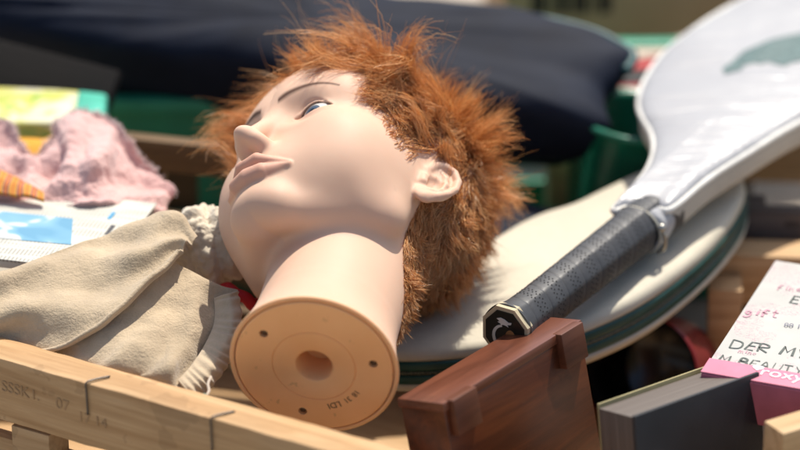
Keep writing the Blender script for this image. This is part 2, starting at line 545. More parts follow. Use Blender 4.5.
def grow(roots, nrm, length, steps, lift, grav_mm, seed, curl=.0, dirs=None, wander=.35, hug=1.0):
    """march strands outward; roots/nrm in head mm"""
    n = len(roots); P = np.zeros((n, steps, 3)); P[:, 0] = roots
    d0 = flow(roots, 0) if dirs is None else dirs
    d0 = d0 - nrm * (d0 * nrm).sum(1, keepdims=True)
    d0 /= np.linalg.norm(d0, axis=1, keepdims=True) + 1e-6
    d = d0 + nrm * lift[:, None]
    d /= np.linalg.norm(d, axis=1, keepdims=True)
    sl = (length / (steps - 1))[:, None]
    cur = roots.copy(); 
    for i in range(1, steps):
        t = i / (steps - 1)
        d = d + smooth_noise(cur, 17, seed + 3) * wander * .35 + grav_mm * (.10 * t)
        d /= np.linalg.norm(d, axis=1, keepdims=True)
        cur = cur + d * sl
        # lie back along the skull once clear of it
        s = skull(cur); rad_ = cur - np.array([0, -12, 38.0]); rad_ /= np.linalg.norm(rad_, axis=1, keepdims=True)
        d = d - rad_ * (hug * .30 * np.clip((s - 7 - 16 * np.clip((roots[:, 2] - 62) / 30, 0, 1) - 10 * np.clip(roots[:, 0] / 30, 0, 1)) / 10, 0, 1))[:, None]
        inside = s < 1.2 + 2.5 * t
        if inside.any():
            g = cur[inside] - np.array([0, -12, 38]); g /= np.linalg.norm(g, axis=1, keepdims=True)
            cur[inside] += g * ((1.2 + 2.5 * t) - s[inside])[:, None]
            d[inside] = d[inside] - g * np.minimum((d[inside] * g).sum(1, keepdims=True), 0)
        P[:, i] = cur
    return P

def skull(P):
    P = P.astype(f32); Q = P.copy(); Q[:, 0] = np.abs(Q[:, 0])
    d = ell(Q, (0, -14, 42), (73, 91, 82))
    d = smin(d, ell(Q, (0, 40, 50), (58, 42, 40)), 20)
    r = np.sqrt(Q[:, 0] ** 2 + (Q[:, 1] + 8) ** 2)
    nk = np.maximum(r - 49.5, Q[:, 2] + 30)
    return smin(d, nk, 18)

def make_hair(root, HV, HF):
    m = hairline(HV)
    fc = HV[HF].mean(1)
    e1 = HV[HF[:, 2]] - HV[HF[:, 0]]; e2 = HV[HF[:, 3]] - HV[HF[:, 1]]
    N = np.cross(e1, e2); ar = np.linalg.norm(N, axis=1) * .5; N /= (2 * ar[:, None] + 1e-9)
    out = ((fc - np.array([0, -12, 20])) * N).sum(1)
    if np.median(out) < 0: N = -N
    hl = hairline(fc)
    qe = np.stack([np.abs(fc[:, 0]), fc[:, 1], fc[:, 2]], 1) - EAR_O; eb, ea, ec = qe @ _eb * EAR_S, qe @ _ea * EAR_S, qe @ _ec * EAR_S
    isear = (np.abs(fc[:, 0]) > 50) & ((ear_near(fc) < 2.0) | ((eb > -12) & (eb < 25) & (ea > -34) & (ea < 34) & (ec > -5)))
    ok = (hl > 0) & ~isear & (np.hypot(fc[:, 0], fc[:, 1] + 8) > 38)
    ids = np.flatnonzero(ok)
    def sample(n, w=None):
        p = ar[ids] * (1 if w is None else w[ids]); p = p / p.sum()
        s = RNG.choice(ids, n, p=p)
        return fc[s] + RNG.normal(size=(n, 3)) * .35, N[s], hl[s]
    g_head = HR.T @ np.array([0, -math.cos(PITCH), -math.sin(PITCH)])     # gravity in the head frame (camera basis is tilted)
    parts = []
    ctr = np.array([0, -12, 40.0])
    def region(P):
        phi = np.degrees(np.arctan2(np.abs(P[:, 0]), P[:, 1])); z = P[:, 2]
        top = np.clip((z - 55) / 35, 0, 1)
        nape = np.clip((-(z) + 5) / 30, 0, 1) * (phi > 95)
        return top, nape, phi
    # ---- guides
    def layer(n_g, n_s, lenf, liftf, rad, clump, seed, w=None, steps=8, wander=.35, jit=.10, grav=1.0):
        gr, gn, ghl = sample(n_g, w)
        r = np.random.default_rng(seed)
        top, nape, phi = region(gr)
        L = lenf(gr, top, nape, phi) * r.uniform(.75, 1.15, n_g) * (1 + .02 * np.clip((gr[:, 0] + 5) / 35, 0, 1) * (gr[:, 2] > 15) + .12 * top) * np.where((phi > 95) & (gr[:, 2] < 30), np.clip(ghl / 26, .35, 1), 1) * np.where(phi < 50, np.clip(ghl / 16, .28, 1), 1)
        lift = liftf(gr, top, nape, phi) * r.uniform(.6, 1.3, n_g) * (.80 + .40 * np.clip((gr[:, 0] + 8) / 35, 0, 1)) * (1 - .25 * np.clip((gr[:, 1] - 25) / 35, 0, 1)) * (1 - .45 * np.clip((phi - 85) / 30, 0, 1))
        dirs = flow(gr, 0) + r.normal(size=(n_g, 3)) * .22 + smooth_noise(gr, 30, seed) * .30
        down = np.array([0, .0, -1.0]); 
        dirs = dirs + down * nape[:, None] * 1.3 + np.array([0, -.55, 0]) * nape[:, None]
        front = np.clip((gr[:, 1] - 20) / 40, 0, 1) * top
        dirs = dirs + np.array([0, 0, 1.0]) * ((phi < 50) * np.clip(1 - ghl / 16, 0, 1))[:, None]
        dirs = dirs * np.stack([1 + 0 * front, 1 - .75 * front, 1 - .3 * front], 1) + np.stack([(.10 + .85 * np.tanh((gr[:, 0] + 20) / 20)) * front, 0 * front, .15 * front], 1)
        G = grow(gr, gn, L, steps, lift, g_head * grav, seed, dirs=dirs, wander=wander)
        sr, sn, shl = sample(n_s, w)
        # nearest guide
        best = np.empty(n_s, int)
        for s in range(0, n_s, 4000):
            q = sr[s:s + 4000]
            d2 = (q * q).sum(1)[:, None] - 2 * q @ gr.T + (gr * gr).sum(1)[None]
            best[s:s + 4000] = d2.argmin(1)
        GP = G[best]; off = sr - gr[best]
        t = np.linspace(0, 1, steps)[None, :, None]
        lf = r.uniform(.62, 1.08, n_s)[:, None, None]
        # resample the guide by length factor
        ti = np.clip(t * lf * (steps - 1), 0, steps - 1 - 1e-6); i0 = ti.astype(int); fr = ti - i0
        ar_ = np.arange(n_s)[:, None]
        i0 = np.broadcast_to(i0, (n_s, steps, 1))[..., 0]; fr = np.broadcast_to(fr, (n_s, steps, 1))
        Q = GP[ar_, i0] * (1 - fr) + GP[ar_, np.minimum(i0 + 1, steps - 1)] * fr
        fl = r.normal(size=(n_s, 1, 3)) * L[best][:, None, None] * jit
        wob = smooth_noise(Q.reshape(-1, 3) + np.repeat(r.normal(size=(n_s, 3)) * 40, steps, 0), 9, seed + 5).reshape(Q.shape) * 1.3
        S = Q + off[:, None] * (1 - clump * t ** .8) + fl * t ** 1.5 + wob * t
        # lift out of the skull
        flat = S.reshape(-1, 3); sk = skull(flat); ins = sk < .4
        gdir = flat[ins] - ctr; gdir /= np.linalg.norm(gdir, axis=1, keepdims=True)
        flat[ins] += gdir * (.4 - sk[ins])[:, None]; S = flat.reshape(S.shape); S[:, 0] = sr - sn * .6
        R = rad * (1 - .75 * t[..., 0] ** 2) * r.uniform(.7, 1.25, n_s)[:, None]
        sh = np.clip(.48 + r.normal(size=n_s) * .22 + (r.normal(size=n_g) * .13)[best], 0, 1)
        return S, R, sh
    H = HAIRSET
    lay = []
    # short dense undercoat over the whole cap, finest at the nape
    lay.append(layer(900, 15000, lambda p, t, n, f: 16 + 12 * t - 5 * n, lambda p, t, n, f: .35 + 0 * t, .26, .35, 5, jit=.13))
    bk = lambda f: np.clip((f - 95) / 25, 0, 1)
    lay.append(layer(620, 17000, lambda p, t, n, f: (H['side'] - 13 * bk(f)) * (1 - n) + H['top'] * t + 16 * n, lambda p, t, n, f: .20 + .34 * t - .08 * n, .23, .74, 21, jit=.09, wander=.75))
    wt = np.clip((fc[:, 2] - 20) / 60, .05, 1)
    lay.append(layer(300, 7500, lambda p, t, n, f: H['side'] - 13 * bk(f) + H['spike'] * t, lambda p, t, n, f: .38 + .42 * t, .20, .86, 33, w=wt, jit=.07, wander=1.1))
    lay.append(layer(600, 550, lambda p, t, n, f: H['side'] - 6 * bk(f) + H['spike'] * 1.05 * t, lambda p, t, n, f: .45 + .4 * t, .11, .3, 44, w=wt, jit=.16, wander=1.1))
    wn = ((fc[:, 2] < 20) & (np.degrees(np.arctan2(np.abs(fc[:, 0]), fc[:, 1])) > 92)).astype(float) + 1e-4
    lay.append(layer(1500, 15000, lambda p, t, n, f: 15 + 0 * t, lambda p, t, n, f: .30 + 0 * t, .20, .4, 55, w=wn, jit=.16))
    steps = 8
    S = np.concatenate([l[0] for l in lay]); R = np.concatenate([l[1] for l in lay]); sh = np.concatenate([l[2] for l in lay])
    o = strands_mesh('hair', h2w(S.reshape(-1, 3)).reshape(S.shape), R * .001, sh, mat_hair(), root)
    return o

def ear_near(P):
    Q = P.astype(f32).copy(); Q[:, 0] = np.abs(Q[:, 0])
    return ear(Q)
HAIRSET = dict(side=32, top=29, spike=27)
# ------------------------------------------------------------------ shape tools
def catmull(P, n):
    """P (k, 3) -> n samples on a smooth open curve through the points"""
    P = np.asarray(P, float); k = len(P)
    t = np.linspace(0, k - 1, n); i = np.clip(t.astype(int), 0, k - 2); f = (t - i)[:, None]
    p0 = P[np.maximum(i - 1, 0)]; p1 = P[i]; p2 = P[i + 1]; p3 = P[np.minimum(i + 2, k - 1)]
    return .5 * (2 * p1 + (p2 - p0) * f + (2 * p0 - 5 * p1 + 4 * p2 - p3) * f ** 2 + (3 * p1 - p0 - 3 * p2 + p3) * f ** 3)

def closed_curve(P, n, smooth=True):
    P = np.asarray(P, float); k = len(P)
    t = np.linspace(0, k, n, endpoint=False); i = t.astype(int); f = (t - i)[:, None]
    p0, p1, p2, p3 = P[(i - 1) % k], P[i % k], P[(i + 1) % k], P[(i + 2) % k]
    if not smooth: return p1 * (1 - f) + p2 * f
    return .5 * (2 * p1 + (p2 - p0) * f + (2 * p0 - 5 * p1 + 4 * p2 - p3) * f ** 2 + (3 * p1 - p0 - 3 * p2 + p3) * f ** 3)

def fbm(P, scale, seed=0, octaves=3):
    """scalar noise at world points, scale in metres"""
    out = np.zeros(len(P)); a = 1.0
    off = Vector((seed * 13.7, seed * 7.1, seed * 3.3))
    for o in range(octaves):
        s = 2 ** o / scale
        out += a * np.array([mnoise.noise(Vector(p) * s + off) for p in P]); a *= .5
    return out

def grid_sheet(name, rows, mat, nu=60, nv=40, thick=.003, disp=0, dscale=.03, seed=1, parent=None, wrinkle=None):
    """a cloth: rows of (px, py, d) control points, given thickness on its underside"""
    R = [catmull([list(at(*c)) for c in r], nu) for r in rows]
    G = np.stack([catmull(np.stack(R)[:, j], nv) for j in range(nu)], 1)          # nv, nu, 3
    du = np.gradient(G, axis=1); dv = np.gradient(G, axis=0)
    N = np.cross(du, dv); N /= np.linalg.norm(N, axis=2, keepdims=True) + 1e-9
    tocam = np.array(CAM) - G
    N *= np.sign((N * tocam).sum(2).mean())
    if disp: G = G + N * (fbm(G.reshape(-1, 3), dscale, seed) * disp).reshape(nv, nu, 1)
    if wrinkle is not None: G = G + N * wrinkle(nv, nu)[..., None]
    top = G.reshape(-1, 3); bot = (G - N * thick).reshape(-1, 3)
    n = nv * nu; idx = np.arange(n).reshape(nv, nu)
    q = np.stack([idx[:-1, :-1], idx[:-1, 1:], idx[1:, 1:], idx[1:, :-1]], -1).reshape(-1, 4)
    F = [q, q[:, ::-1] + n]
    ring = np.concatenate([idx[0, :], idx[1:, -1], idx[-1, -2::-1], idx[-2:0:-1, 0]])
    nx = np.roll(ring, -1)
    F.append(np.stack([ring, ring + n, nx + n, nx], 1))
    o = np_mesh(name, np.concatenate([top, bot]), np.concatenate(F), mat)
    bm = bmesh.new(); bm.from_mesh(o.data); bmesh.ops.recalc_face_normals(bm, faces=bm.faces); bm.to_mesh(o.data); bm.free()
    if parent: adopt(o, parent)
    return o, G, N

def tube(name, pts, rad, mat, parent=None, seg=10, n=None, closed=False):
    P = np.asarray([list(p) for p in pts], float)
    if n: P = closed_curve(P, n) if closed else catmull(P, n)
    k = len(P)
    T = np.roll(P, -1, 0) - np.roll(P, 1, 0) if closed else np.gradient(P, axis=0)
    T /= np.linalg.norm(T, axis=1, keepdims=True) + 1e-12
    A = np.zeros_like(P); a = np.array([.31, .52, .79]); 
    for i in range(k):
        a = a - T[i] * (a @ T[i]); a /= np.linalg.norm(a) + 1e-12; A[i] = a
    B = np.cross(T, A); r = np.broadcast_to(np.asarray(rad, float), (k,))[:, None, None]
    ang = np.linspace(0, 2 * np.pi, seg, endpoint=False)[None, :, None]
    V = P[:, None] + r * (A[:, None] * np.cos(ang) + B[:, None] * np.sin(ang))
    idx = np.arange(k * seg).reshape(k, seg); nx = np.roll(idx, -1, 1)
    if closed: F = np.stack([idx, nx, np.roll(nx, -1, 0), np.roll(idx, -1, 0)], -1).reshape(-1, 4)
    else: F = np.stack([idx[:-1], nx[:-1], nx[1:], idx[1:]], -1).reshape(-1, 4)
    V = V.reshape(-1, 3); F = [tuple(f) for f in F]
    if not closed: F += [tuple(idx[0][::-1]), tuple(idx[-1])]
    o = mesh_obj(name, V, F, mat, None)
    if parent: adopt(o, parent)
    return o

def pillow(name, ring, n, layers, mat, parent=None, cap=True, disp=0, dscale=.04, seed=2):
    """ring (k,3) closed outline; layers [(scale towards the middle, height along n)] stacked rings, both ends capped"""
    ring = np.asarray(ring, float); c = ring.mean(0); n = np.asarray(n, float); n = n / np.linalg.norm(n)
    V = np.concatenate([c + (ring - c) * s + n * h for s, h in layers])
    k = len(ring); L = len(layers); idx = np.arange(k * L).reshape(L, k); nx = np.roll(idx, -1, 1)
    F = [tuple(f) for f in np.stack([idx[:-1], nx[:-1], nx[1:], idx[1:]], -1).reshape(-1, 4)]
    F += [tuple(idx[0][::-1]), tuple(idx[-1])]
    if disp: V = V + n * (fbm(V, dscale, seed) * disp)[:, None]
    bm = bmesh.new(); vs = [bm.verts.new(v) for v in V]
    for f in F: 
        try: bm.faces.new([vs[i] for i in f])
        except ValueError: pass
    o = bm_obj(name, bm, mat, None, True)
    if parent: adopt(o, parent)
    return o

def frame(origin, x, y, z=None):
    x = Vector(x).normalized(); y = Vector(y); y = (y - x * y.dot(x)).normalized(); z = x.cross(y)
    M = Matrix((x, y, z)).transposed().to_4x4(); M.translation = Vector(origin)
    return M

def block(name, M, size, mat, parent=None, bevel=.001, seg=2, centre=(0, 0, 0), jitter=0):
    """bevelled box of the given size in the frame M (world), centred at `centre` in that frame"""
    bm = bmesh.new(); bmesh.ops.create_cube(bm, size=1)
    bmesh.ops.scale(bm, verts=bm.verts, vec=size)
    if jitter:
        for v in bm.verts: v.co += Vector([random.uniform(-jitter, jitter) for _ in range(3)])
    if bevel:
        bmesh.ops.bevel(bm, geom=bm.edges[:], offset=bevel, segments=seg, affect='EDGES', profile=.6)
    o = bm_obj(name, bm, mat, None, False)
    for p in o.data.polygons: p.use_smooth = True
    try: o.data.set_sharp_from_angle(angle=math.radians(40))
    except Exception: pass
    o.matrix_world = M @ Matrix.Translation(Vector(centre))
    if parent: adopt(o, parent)
    return o

def flat_poly(name, pts3, n, thick, mat, parent=None):
    """a thin slab from a planar outline"""
    bm = bmesh.new(); n = Vector(n).normalized()
    lo = [bm.verts.new(Vector(p)) for p in pts3]; hi = [bm.verts.new(Vector(p) + n * thick) for p in pts3]
    bm.faces.new(hi); bm.faces.new(lo[::-1])
    for i in range(len(lo)):
        j = (i + 1) % len(lo); bm.faces.new([lo[i], lo[j], hi[j], hi[i]])
    o = bm_obj(name, bm, mat, None, False)
    if parent: adopt(o, parent)
    return o

# ------------------------------------------------------------------ shared materials
def wood(name, a, b, c, rough=.65, spec=.3, grain=1.0, knots=True, bump=.25):
    t = NT(name)
    tc = t.new('ShaderNodeTexCoord'); oi = t.new('ShaderNodeObjectInfo')
    ad = t.new('ShaderNodeVectorMath', operation='ADD'); sc = t.new('ShaderNodeVectorMath', operation='SCALE')
    t.link(oi.outputs['Random'], sc.inputs[3] if len(sc.inputs) > 3 else sc.inputs['Scale']); sc.inputs[0].default_value = (3, 5, 7)
    t.link(tc.outputs['Object'], ad.inputs[0]); t.link(sc.outputs[0], ad.inputs[1])
    mp = t.new('ShaderNodeMapping'); mp.inputs['Scale'].default_value = (4, 60 * grain, 60 * grain); t.link(ad.outputs[0], mp.inputs['Vector'])
    n1 = t.noise(mp.outputs[0], 1.3, 6, .6, 1.2)
    mp2 = t.new('ShaderNodeMapping'); mp2.inputs['Scale'].default_value = (14, 420 * grain, 420 * grain); t.link(ad.outputs[0], mp2.inputs['Vector'])
    n2 = t.noise(mp2.outputs[0], 1.0, 4, .7)
    col = t.ramp(n1, [(.28, a), (.5, b), (.72, c)])
    col = t.mix(t.math('MULTIPLY', t.math('SUBTRACT', n2, .35), .55), col, tuple(q * .55 for q in a))
    st = t.noise(ad.outputs[0], 9, 5, .6)
    col = t.mix(t.math('MULTIPLY', t.math('GREATER_THAN', st, .60), .22), col, tuple(q * .5 for q in a))
    if knots:
        mk = t.new('ShaderNodeMapping'); mk.inputs['Scale'].default_value = (9, 22, 22); t.link(ad.outputs[0], mk.inputs['Vector'])
        vo = t.new('ShaderNodeTexVoronoi'); t.link(mk.outputs[0], vo.inputs['Vector']); vo.inputs['Scale'].default_value = 1
        kn = t.math('LESS_THAN', vo.outputs['Distance'], .10)
        col = t.mix(t.math('MULTIPLY', kn, .6), col, tuple(q * .35 for q in a))
    t.set(Base_Color=col, Roughness=rough, Specular_IOR_Level=spec)
    t.bump(t.math('ADD', n1, n2), bump, .0012)
    return t.m

def fabric(name, col, var=.15, weave=900, bump=.5, rough=.9, sheen=.3, blot=30, fuzz=260, dist=.0008):
    t = NT(name); v = t.coord()
    n = t.noise(v, blot, 5, .6); f = t.noise(v, fuzz, 4, .7)
    c = t.ramp(n, [(.3, tuple(q * (1 - var) for q in col)), (.7, tuple(min(1, q * (1 + var)) for q in col))])
    c = t.mix(t.math('MULTIPLY', t.math('SUBTRACT', f, .3), .5), c, tuple(q * .62 for q in col))
    t.set(Base_Color=c, Roughness=rough, Specular_IOR_Level=.15, Sheen_Weight=sheen, Sheen_Roughness=.5)
    w = t.noise(v, weave, 3, .6)
    t.bump(t.math('ADD', f, t.math('MULTIPLY', w, .6)), bump, dist)
    return t.m
# ------------------------------------------------------------------ setting
def make_ground():
    t = NT('paving'); v = t.coord()
    n = t.noise(v, 8, 8, .6); f = t.noise(v, 90, 4)
    c = t.ramp(n, [(.3, (.34, .29, .23)), (.7, (.46, .40, .32))])
    c = t.mix(t.math('MULTIPLY', f, .3), c, (.2, .17, .14))
    t.set(Base_Color=c, Roughness=.9); t.bump(f, .4, .003)
    o = mesh_obj('ground', [(-8, -6, FLOOR), (8, -6, FLOOR), (8, 14, FLOOR), (-8, 14, FLOOR)], [(0, 1, 2, 3)], t.m, None, False)
    o['kind'] = 'structure'
FLOOR = -.235

# ------------------------------------------------------------------ wooden crates
E1 = Vector((math.cos(math.radians(-30)), math.sin(math.radians(-30)), 0)); E2 = Vector((math.sin(math.radians(30)), math.cos(math.radians(30)), 0))
ZV = Vector((0, 0, 1))
def make_front_crate():
    pine = wood('pine', (.36, .20, .085), (.52, .325, .16), (.63, .42, .23))
    dark = simple('staple_wire', (.11, .10, .09), .4, metallic=.8, var=.3)
    ink = simple('faded_ink', (.38, .235, .118), .9)
    P = at_z(318, 425, -.050)                       # a point on the inner top edge of the front rail
    a0 = P - E1 * .42; root = empty('wooden_crate', Vector((a0.x + .3, a0.y + .1, FLOOR)))
    bpy.context.view_layer.update()
    tag(root, 'pale pine crate with stapled front rail below the beige cloth and mannequin neck', 'crate')
    L = .70
    M = frame(P - E2 * .013 + E1 * (-.42 + L / 2), E1, E2)
    block('front_rail', M, (L, .026, .046), pine, root, .0014, centre=(0, 0, -.023))
    rail = COL.objects['front_rail']; bm = bmesh.new(); bm.from_mesh(rail.data)
    bmesh.ops.subdivide_edges(bm, edges=[e for e in bm.edges if e.calc_length() > .3], cuts=150, use_grid_fill=True)
    for v in bm.verts:
        q = v.co
        v.co += Vector((0, .0007 * mnoise.noise(Vector((q.x * 40, q.y * 200, q.z * 200 + 5))), .0007 * mnoise.noise(Vector((q.x * 55 + 9, q.y * 200, q.z * 200))) + .0005 * min(0, mnoise.noise(Vector((q.x * 160, 3, 1))))))
    bm.to_mesh(rail.data); bm.free()
    # boards under the rail, corner posts, floor, low sides
    block('slat', M, (L, .010, .050), pine, root, .001, centre=(0, .006, -.093))
    block('slat', M, (L, .010, .040), pine, root, .001, centre=(0, .006, -.155))
    for s in (-1, 1):
        block('corner_post', M, (.030, .026, .128), pine, root, .001, centre=(s * (L / 2 - .03), .024, -.111))
    block('corner_post', M, (.030, .022, .10), pine, root, .001, centre=(-L / 2 + .215, -.001, -.098))
    D = .40
    for q in (.25, .75):
        block('floor_slat', M, (L, D * .42, .008), pine, root, .001, centre=(0, .019 + D * q, -.172))
    for s in (-1, 1):
        block('side_slat', M, (.010, D, .05), pine, root, .001, centre=(s * (L / 2 - .006), .038 + D / 2, -.142))
    block('back_slat', M, (L, .010, .05), pine, root, .001, centre=(0, .046 + D, -.142))
    # wire staples over the rail
    for px in (88, 214):
        u = (px - 318) / 850 * .655
        c = P - E2 * .026 + E1 * ((at_z(px, 338.6 + .2725 * px + 20, -.050) - P).dot(E1))
        pts = [c + E2 * .014 + ZV * .0008 + E1 * .008, c + E2 * .004 + ZV * .0012 + E1 * .002, c - E2 * .001 + ZV * .0004, c - E2 * .0012 - ZV * .006, c - E2 * .0012 - ZV * .022 + E1 * .0004]
        tube('staple', pts, .00065, dark, root, 8, 24)
    # faded stamp on the outer face
    for body, px, dz, size in (('SSSK', 14, -.020, .011), ('1.', 34, -.020, .010), ('07', 62, -.021, .011), ('17 14', 92, -.026, .010)):
        c = P - E2 * (.026 + .0003) + E1 * ((at_z(px, 338.6 + .2725 * px + 20, -.050) - P).dot(E1)) + ZV * dz
        text_obj('stamp', body, size, ink, frame(c, E1, ZV), root, .0001)

def make_back_crates():
    pine = wood('lightened_pine', (.40, .23, .10), (.58, .37, .19), (.68, .46, .26))  # pine lightened to make up for the cover's shadow on it
    # right: the crate the tennis cover rests on
    P = at_z(734, 254, -.105); yaw = math.radians(-4)
    x = Vector((math.cos(yaw), math.sin(yaw), 0)); y = Vector((-math.sin(yaw), math.cos(yaw), 0))
    root = empty('wooden_crate', Vector((P.x + .15, P.y + .12, FLOOR))); bpy.context.view_layer.update()
    tag(root, 'pine crate with corner post under the green edge of the tennis cover at right', 'crate')
    M = frame(P, x, y); H = P.z - FLOOR
    block('top_rail', M, (.40, .030, .040), pine, root, .001, centre=(.185, .012, -.020))
    block('corner_post', M, (.024, .028, H - .014), pine, root, .001, centre=(-.006, -.0185, -(H + .014) / 2))
    block('corner_post', M, (.024, .028, H - .014), pine, root, .001, centre=(.37, -.0185, -(H + .014) / 2))
    block('slat', M, (.40, .010, .045), pine, root, .001, centre=(.185, .012, -H + .035))
    block('side_rail', M, (.018, .20, .040), pine, root, .001, centre=(-.006, .130, -.024))
    block('side_rail', M, (.018, .20, .040), pine, root, .001, centre=(.36, .130, -.024))
    block('back_rail', M, (.40, .012, .040), pine, root, .001, centre=(.185, .238, -.026))
    # right, further back: weathered boards, the shade on them put into their dark colour
    grey = wood('weathered_wood_shaded', (.075, .055, .045), (.13, .10, .085), (.19, .155, .13))
    P = at_z(752, 208, -.09); root = empty('wooden_crate', Vector((P.x + .2, P.y + .14, FLOOR))); bpy.context.view_layer.update()
    tag(root, 'weathered crate in shade-darkened tones behind the pine crate at the right edge', 'crate')
    M = frame(P, x, y); H = P.z - FLOOR
    block('top_board', M, (.42, .014, .055), grey, root, .001, centre=(.20, .0, -.0275))
    block('slat', M, (.42, .014, .05), grey, root, .001, centre=(.20, 0, -H + .03))
    for s in (.0, .40):
        block('corner_post', M, (.022, .022, H), grey, root, .001, centre=(s, .0185, -H / 2 - .002))
        block('corner_post', M, (.022, .022, H + .03), grey, root, .001, centre=(s, .26, -H / 2 + .013))
    block('back_board', M, (.42, .014, .075), grey, root, .001, centre=(.20, .28, -.012))
    # left: brown crate in the gap beside the face
    brown = wood('brown_wood_shaded', (.085, .047, .021), (.15, .09, .042), (.20, .125, .062))  # brown wood with darkened tones, the shade of the gap in its colour
    P = at(108, 133, .235); yaw = math.radians(-14)
    x = Vector((math.cos(yaw), math.sin(yaw), 0)); y = Vector((-math.sin(yaw), math.cos(yaw), 0))
    root = empty('wooden_crate', Vector((P.x + .1, P.y + .1, FLOOR))); bpy.context.view_layer.update()
    tag(root, 'brown crate with an open slot, between the pink towel and the ginger hair', 'crate')
    M = frame(P, x, y); H = P.z - FLOOR
    block('top_board', M, (.30, .012, .024), brown, root, .001, centre=(.09, 0, -.012))
    block('corner_post', M, (.060, .014, H - .026), brown, root, .001, centre=(.012, .001, -H / 2 - .013))
    block('corner_post', M, (.040, .014, H - .026), brown, root, .001, centre=(.21, .001, -H / 2 - .013))
    block('slat', M, (.30, .010, .045), brown, root, .001, centre=(.09, -.010, -.078))
    block('slat', M, (.30, .010, .045), brown, root, .001, centre=(.09, -.010, -.15))
    block('back_board', M, (.30, .010, H - .03), brown, root, .001, centre=(.09, .14, -H / 2 - .02))
    # single plank at the lower right corner
    pale = wood('pale_pine', (.42, .26, .12), (.58, .39, .20), (.68, .48, .28))
    P = at_z(764, 421, -.052); yaw = math.radians(31)
    x = Vector((math.cos(yaw), math.sin(yaw), 0)); y = Vector((-math.sin(yaw), math.cos(yaw), 0))
    o = block('wooden_plank', frame(P, x, y), (.26, .020, .090), pale, None, .0012, centre=(.13, -.010, -.045))
    tag(o, 'pale pine plank in the lower right corner beside the black book', 'plank')

# ------------------------------------------------------------------ tennis rackets
COVER_N = None
def make_lower_cover():
    cream = fabric('cream_vinyl', (.60, .545, .43), .08, 700, .22, .55, .0, 18, 180, .0006)
    green = simple('green_piping', (.011, .062, .050), .42, .4, var=.2)
    pts = [Vector(at_z(440, 356, -.092)), Vector(at_z(745, 196, -.069)), Vector(at_z(540, 218, -.083))]
    n = (pts[1] - pts[0]).cross(pts[2] - pts[0]).normalized()
    if n.z < 0: n = -n
    out = [(352, 352), (385, 356), (430, 356), (480, 351), (540, 341), (596, 323), (648, 297), (695, 261), (728, 226), (744, 198), (742, 178), (722, 164), (690, 160), (650, 172), (612, 190), (575, 207), (536, 220), (500, 240), (460, 268), (420, 300), (380, 328), (352, 340)]
    ring = closed_curve([list(at_plane(px, py, pts[0], n)) for px, py in out], 200)
    c = ring.mean(0); nn = np.array(n)
    root = empty('racket_cover', Vector(c) - n * .024); bpy.context.view_layer.update()
    tag(root, 'cream tennis racket cover with dark green zipped edge lying under the black grip', 'racket cover')
    pillow('top_panel', ring, nn, [(.995, -.0045), (1.0, -.002), (.998, .0), (.992, .0018), (.98, .0036), (.95, .0052), (.88, .0062), (.7, .0068), (.4, .007), (.08, .007)], cream, root, disp=.0010, dscale=.06)
    pillow('green_band', ring, nn, [(.97, -.0045), (1.004, -.0047), (1.0085, -.0065), (1.0085, -.0095), (1.005, -.0112), (.97, -.0113)], green, root)
    zipm = NT('zip_tape'); v = zipm.coord()
    w = zipm.noise(v, 900, 2); zipm.set(Base_Color=zipm.ramp(w, [(.4, (.015, .03, .025)), (.6, (.12, .13, .09))]), Roughness=.5); zipm.bump(w, .6, .001)
    pillow('zip', ring, nn, [(.97, -.0113), (1.0005, -.0114), (1.002, -.013), (1.0005, -.0146), (.97, -.0147)], zipm.m, root)
    pillow('green_band', ring, nn, [(.97, -.0147), (1.004, -.0148), (1.0075, -.0166), (1.0075, -.0196), (1.004, -.0212), (.97, -.0213)], green, root)
    pillow('back_panel', ring, nn, [(.97, -.0213), (1.0, -.0214), (1.005, -.0240), (.998, -.0268), (.95, -.031), (.85, -.034), (.5, -.037), (.1, -.0375)], cream, root)
    # stitches along the top edge
    th = simple('stitch_thread', (.10, .20, .16), .7)
    return pts[0], n

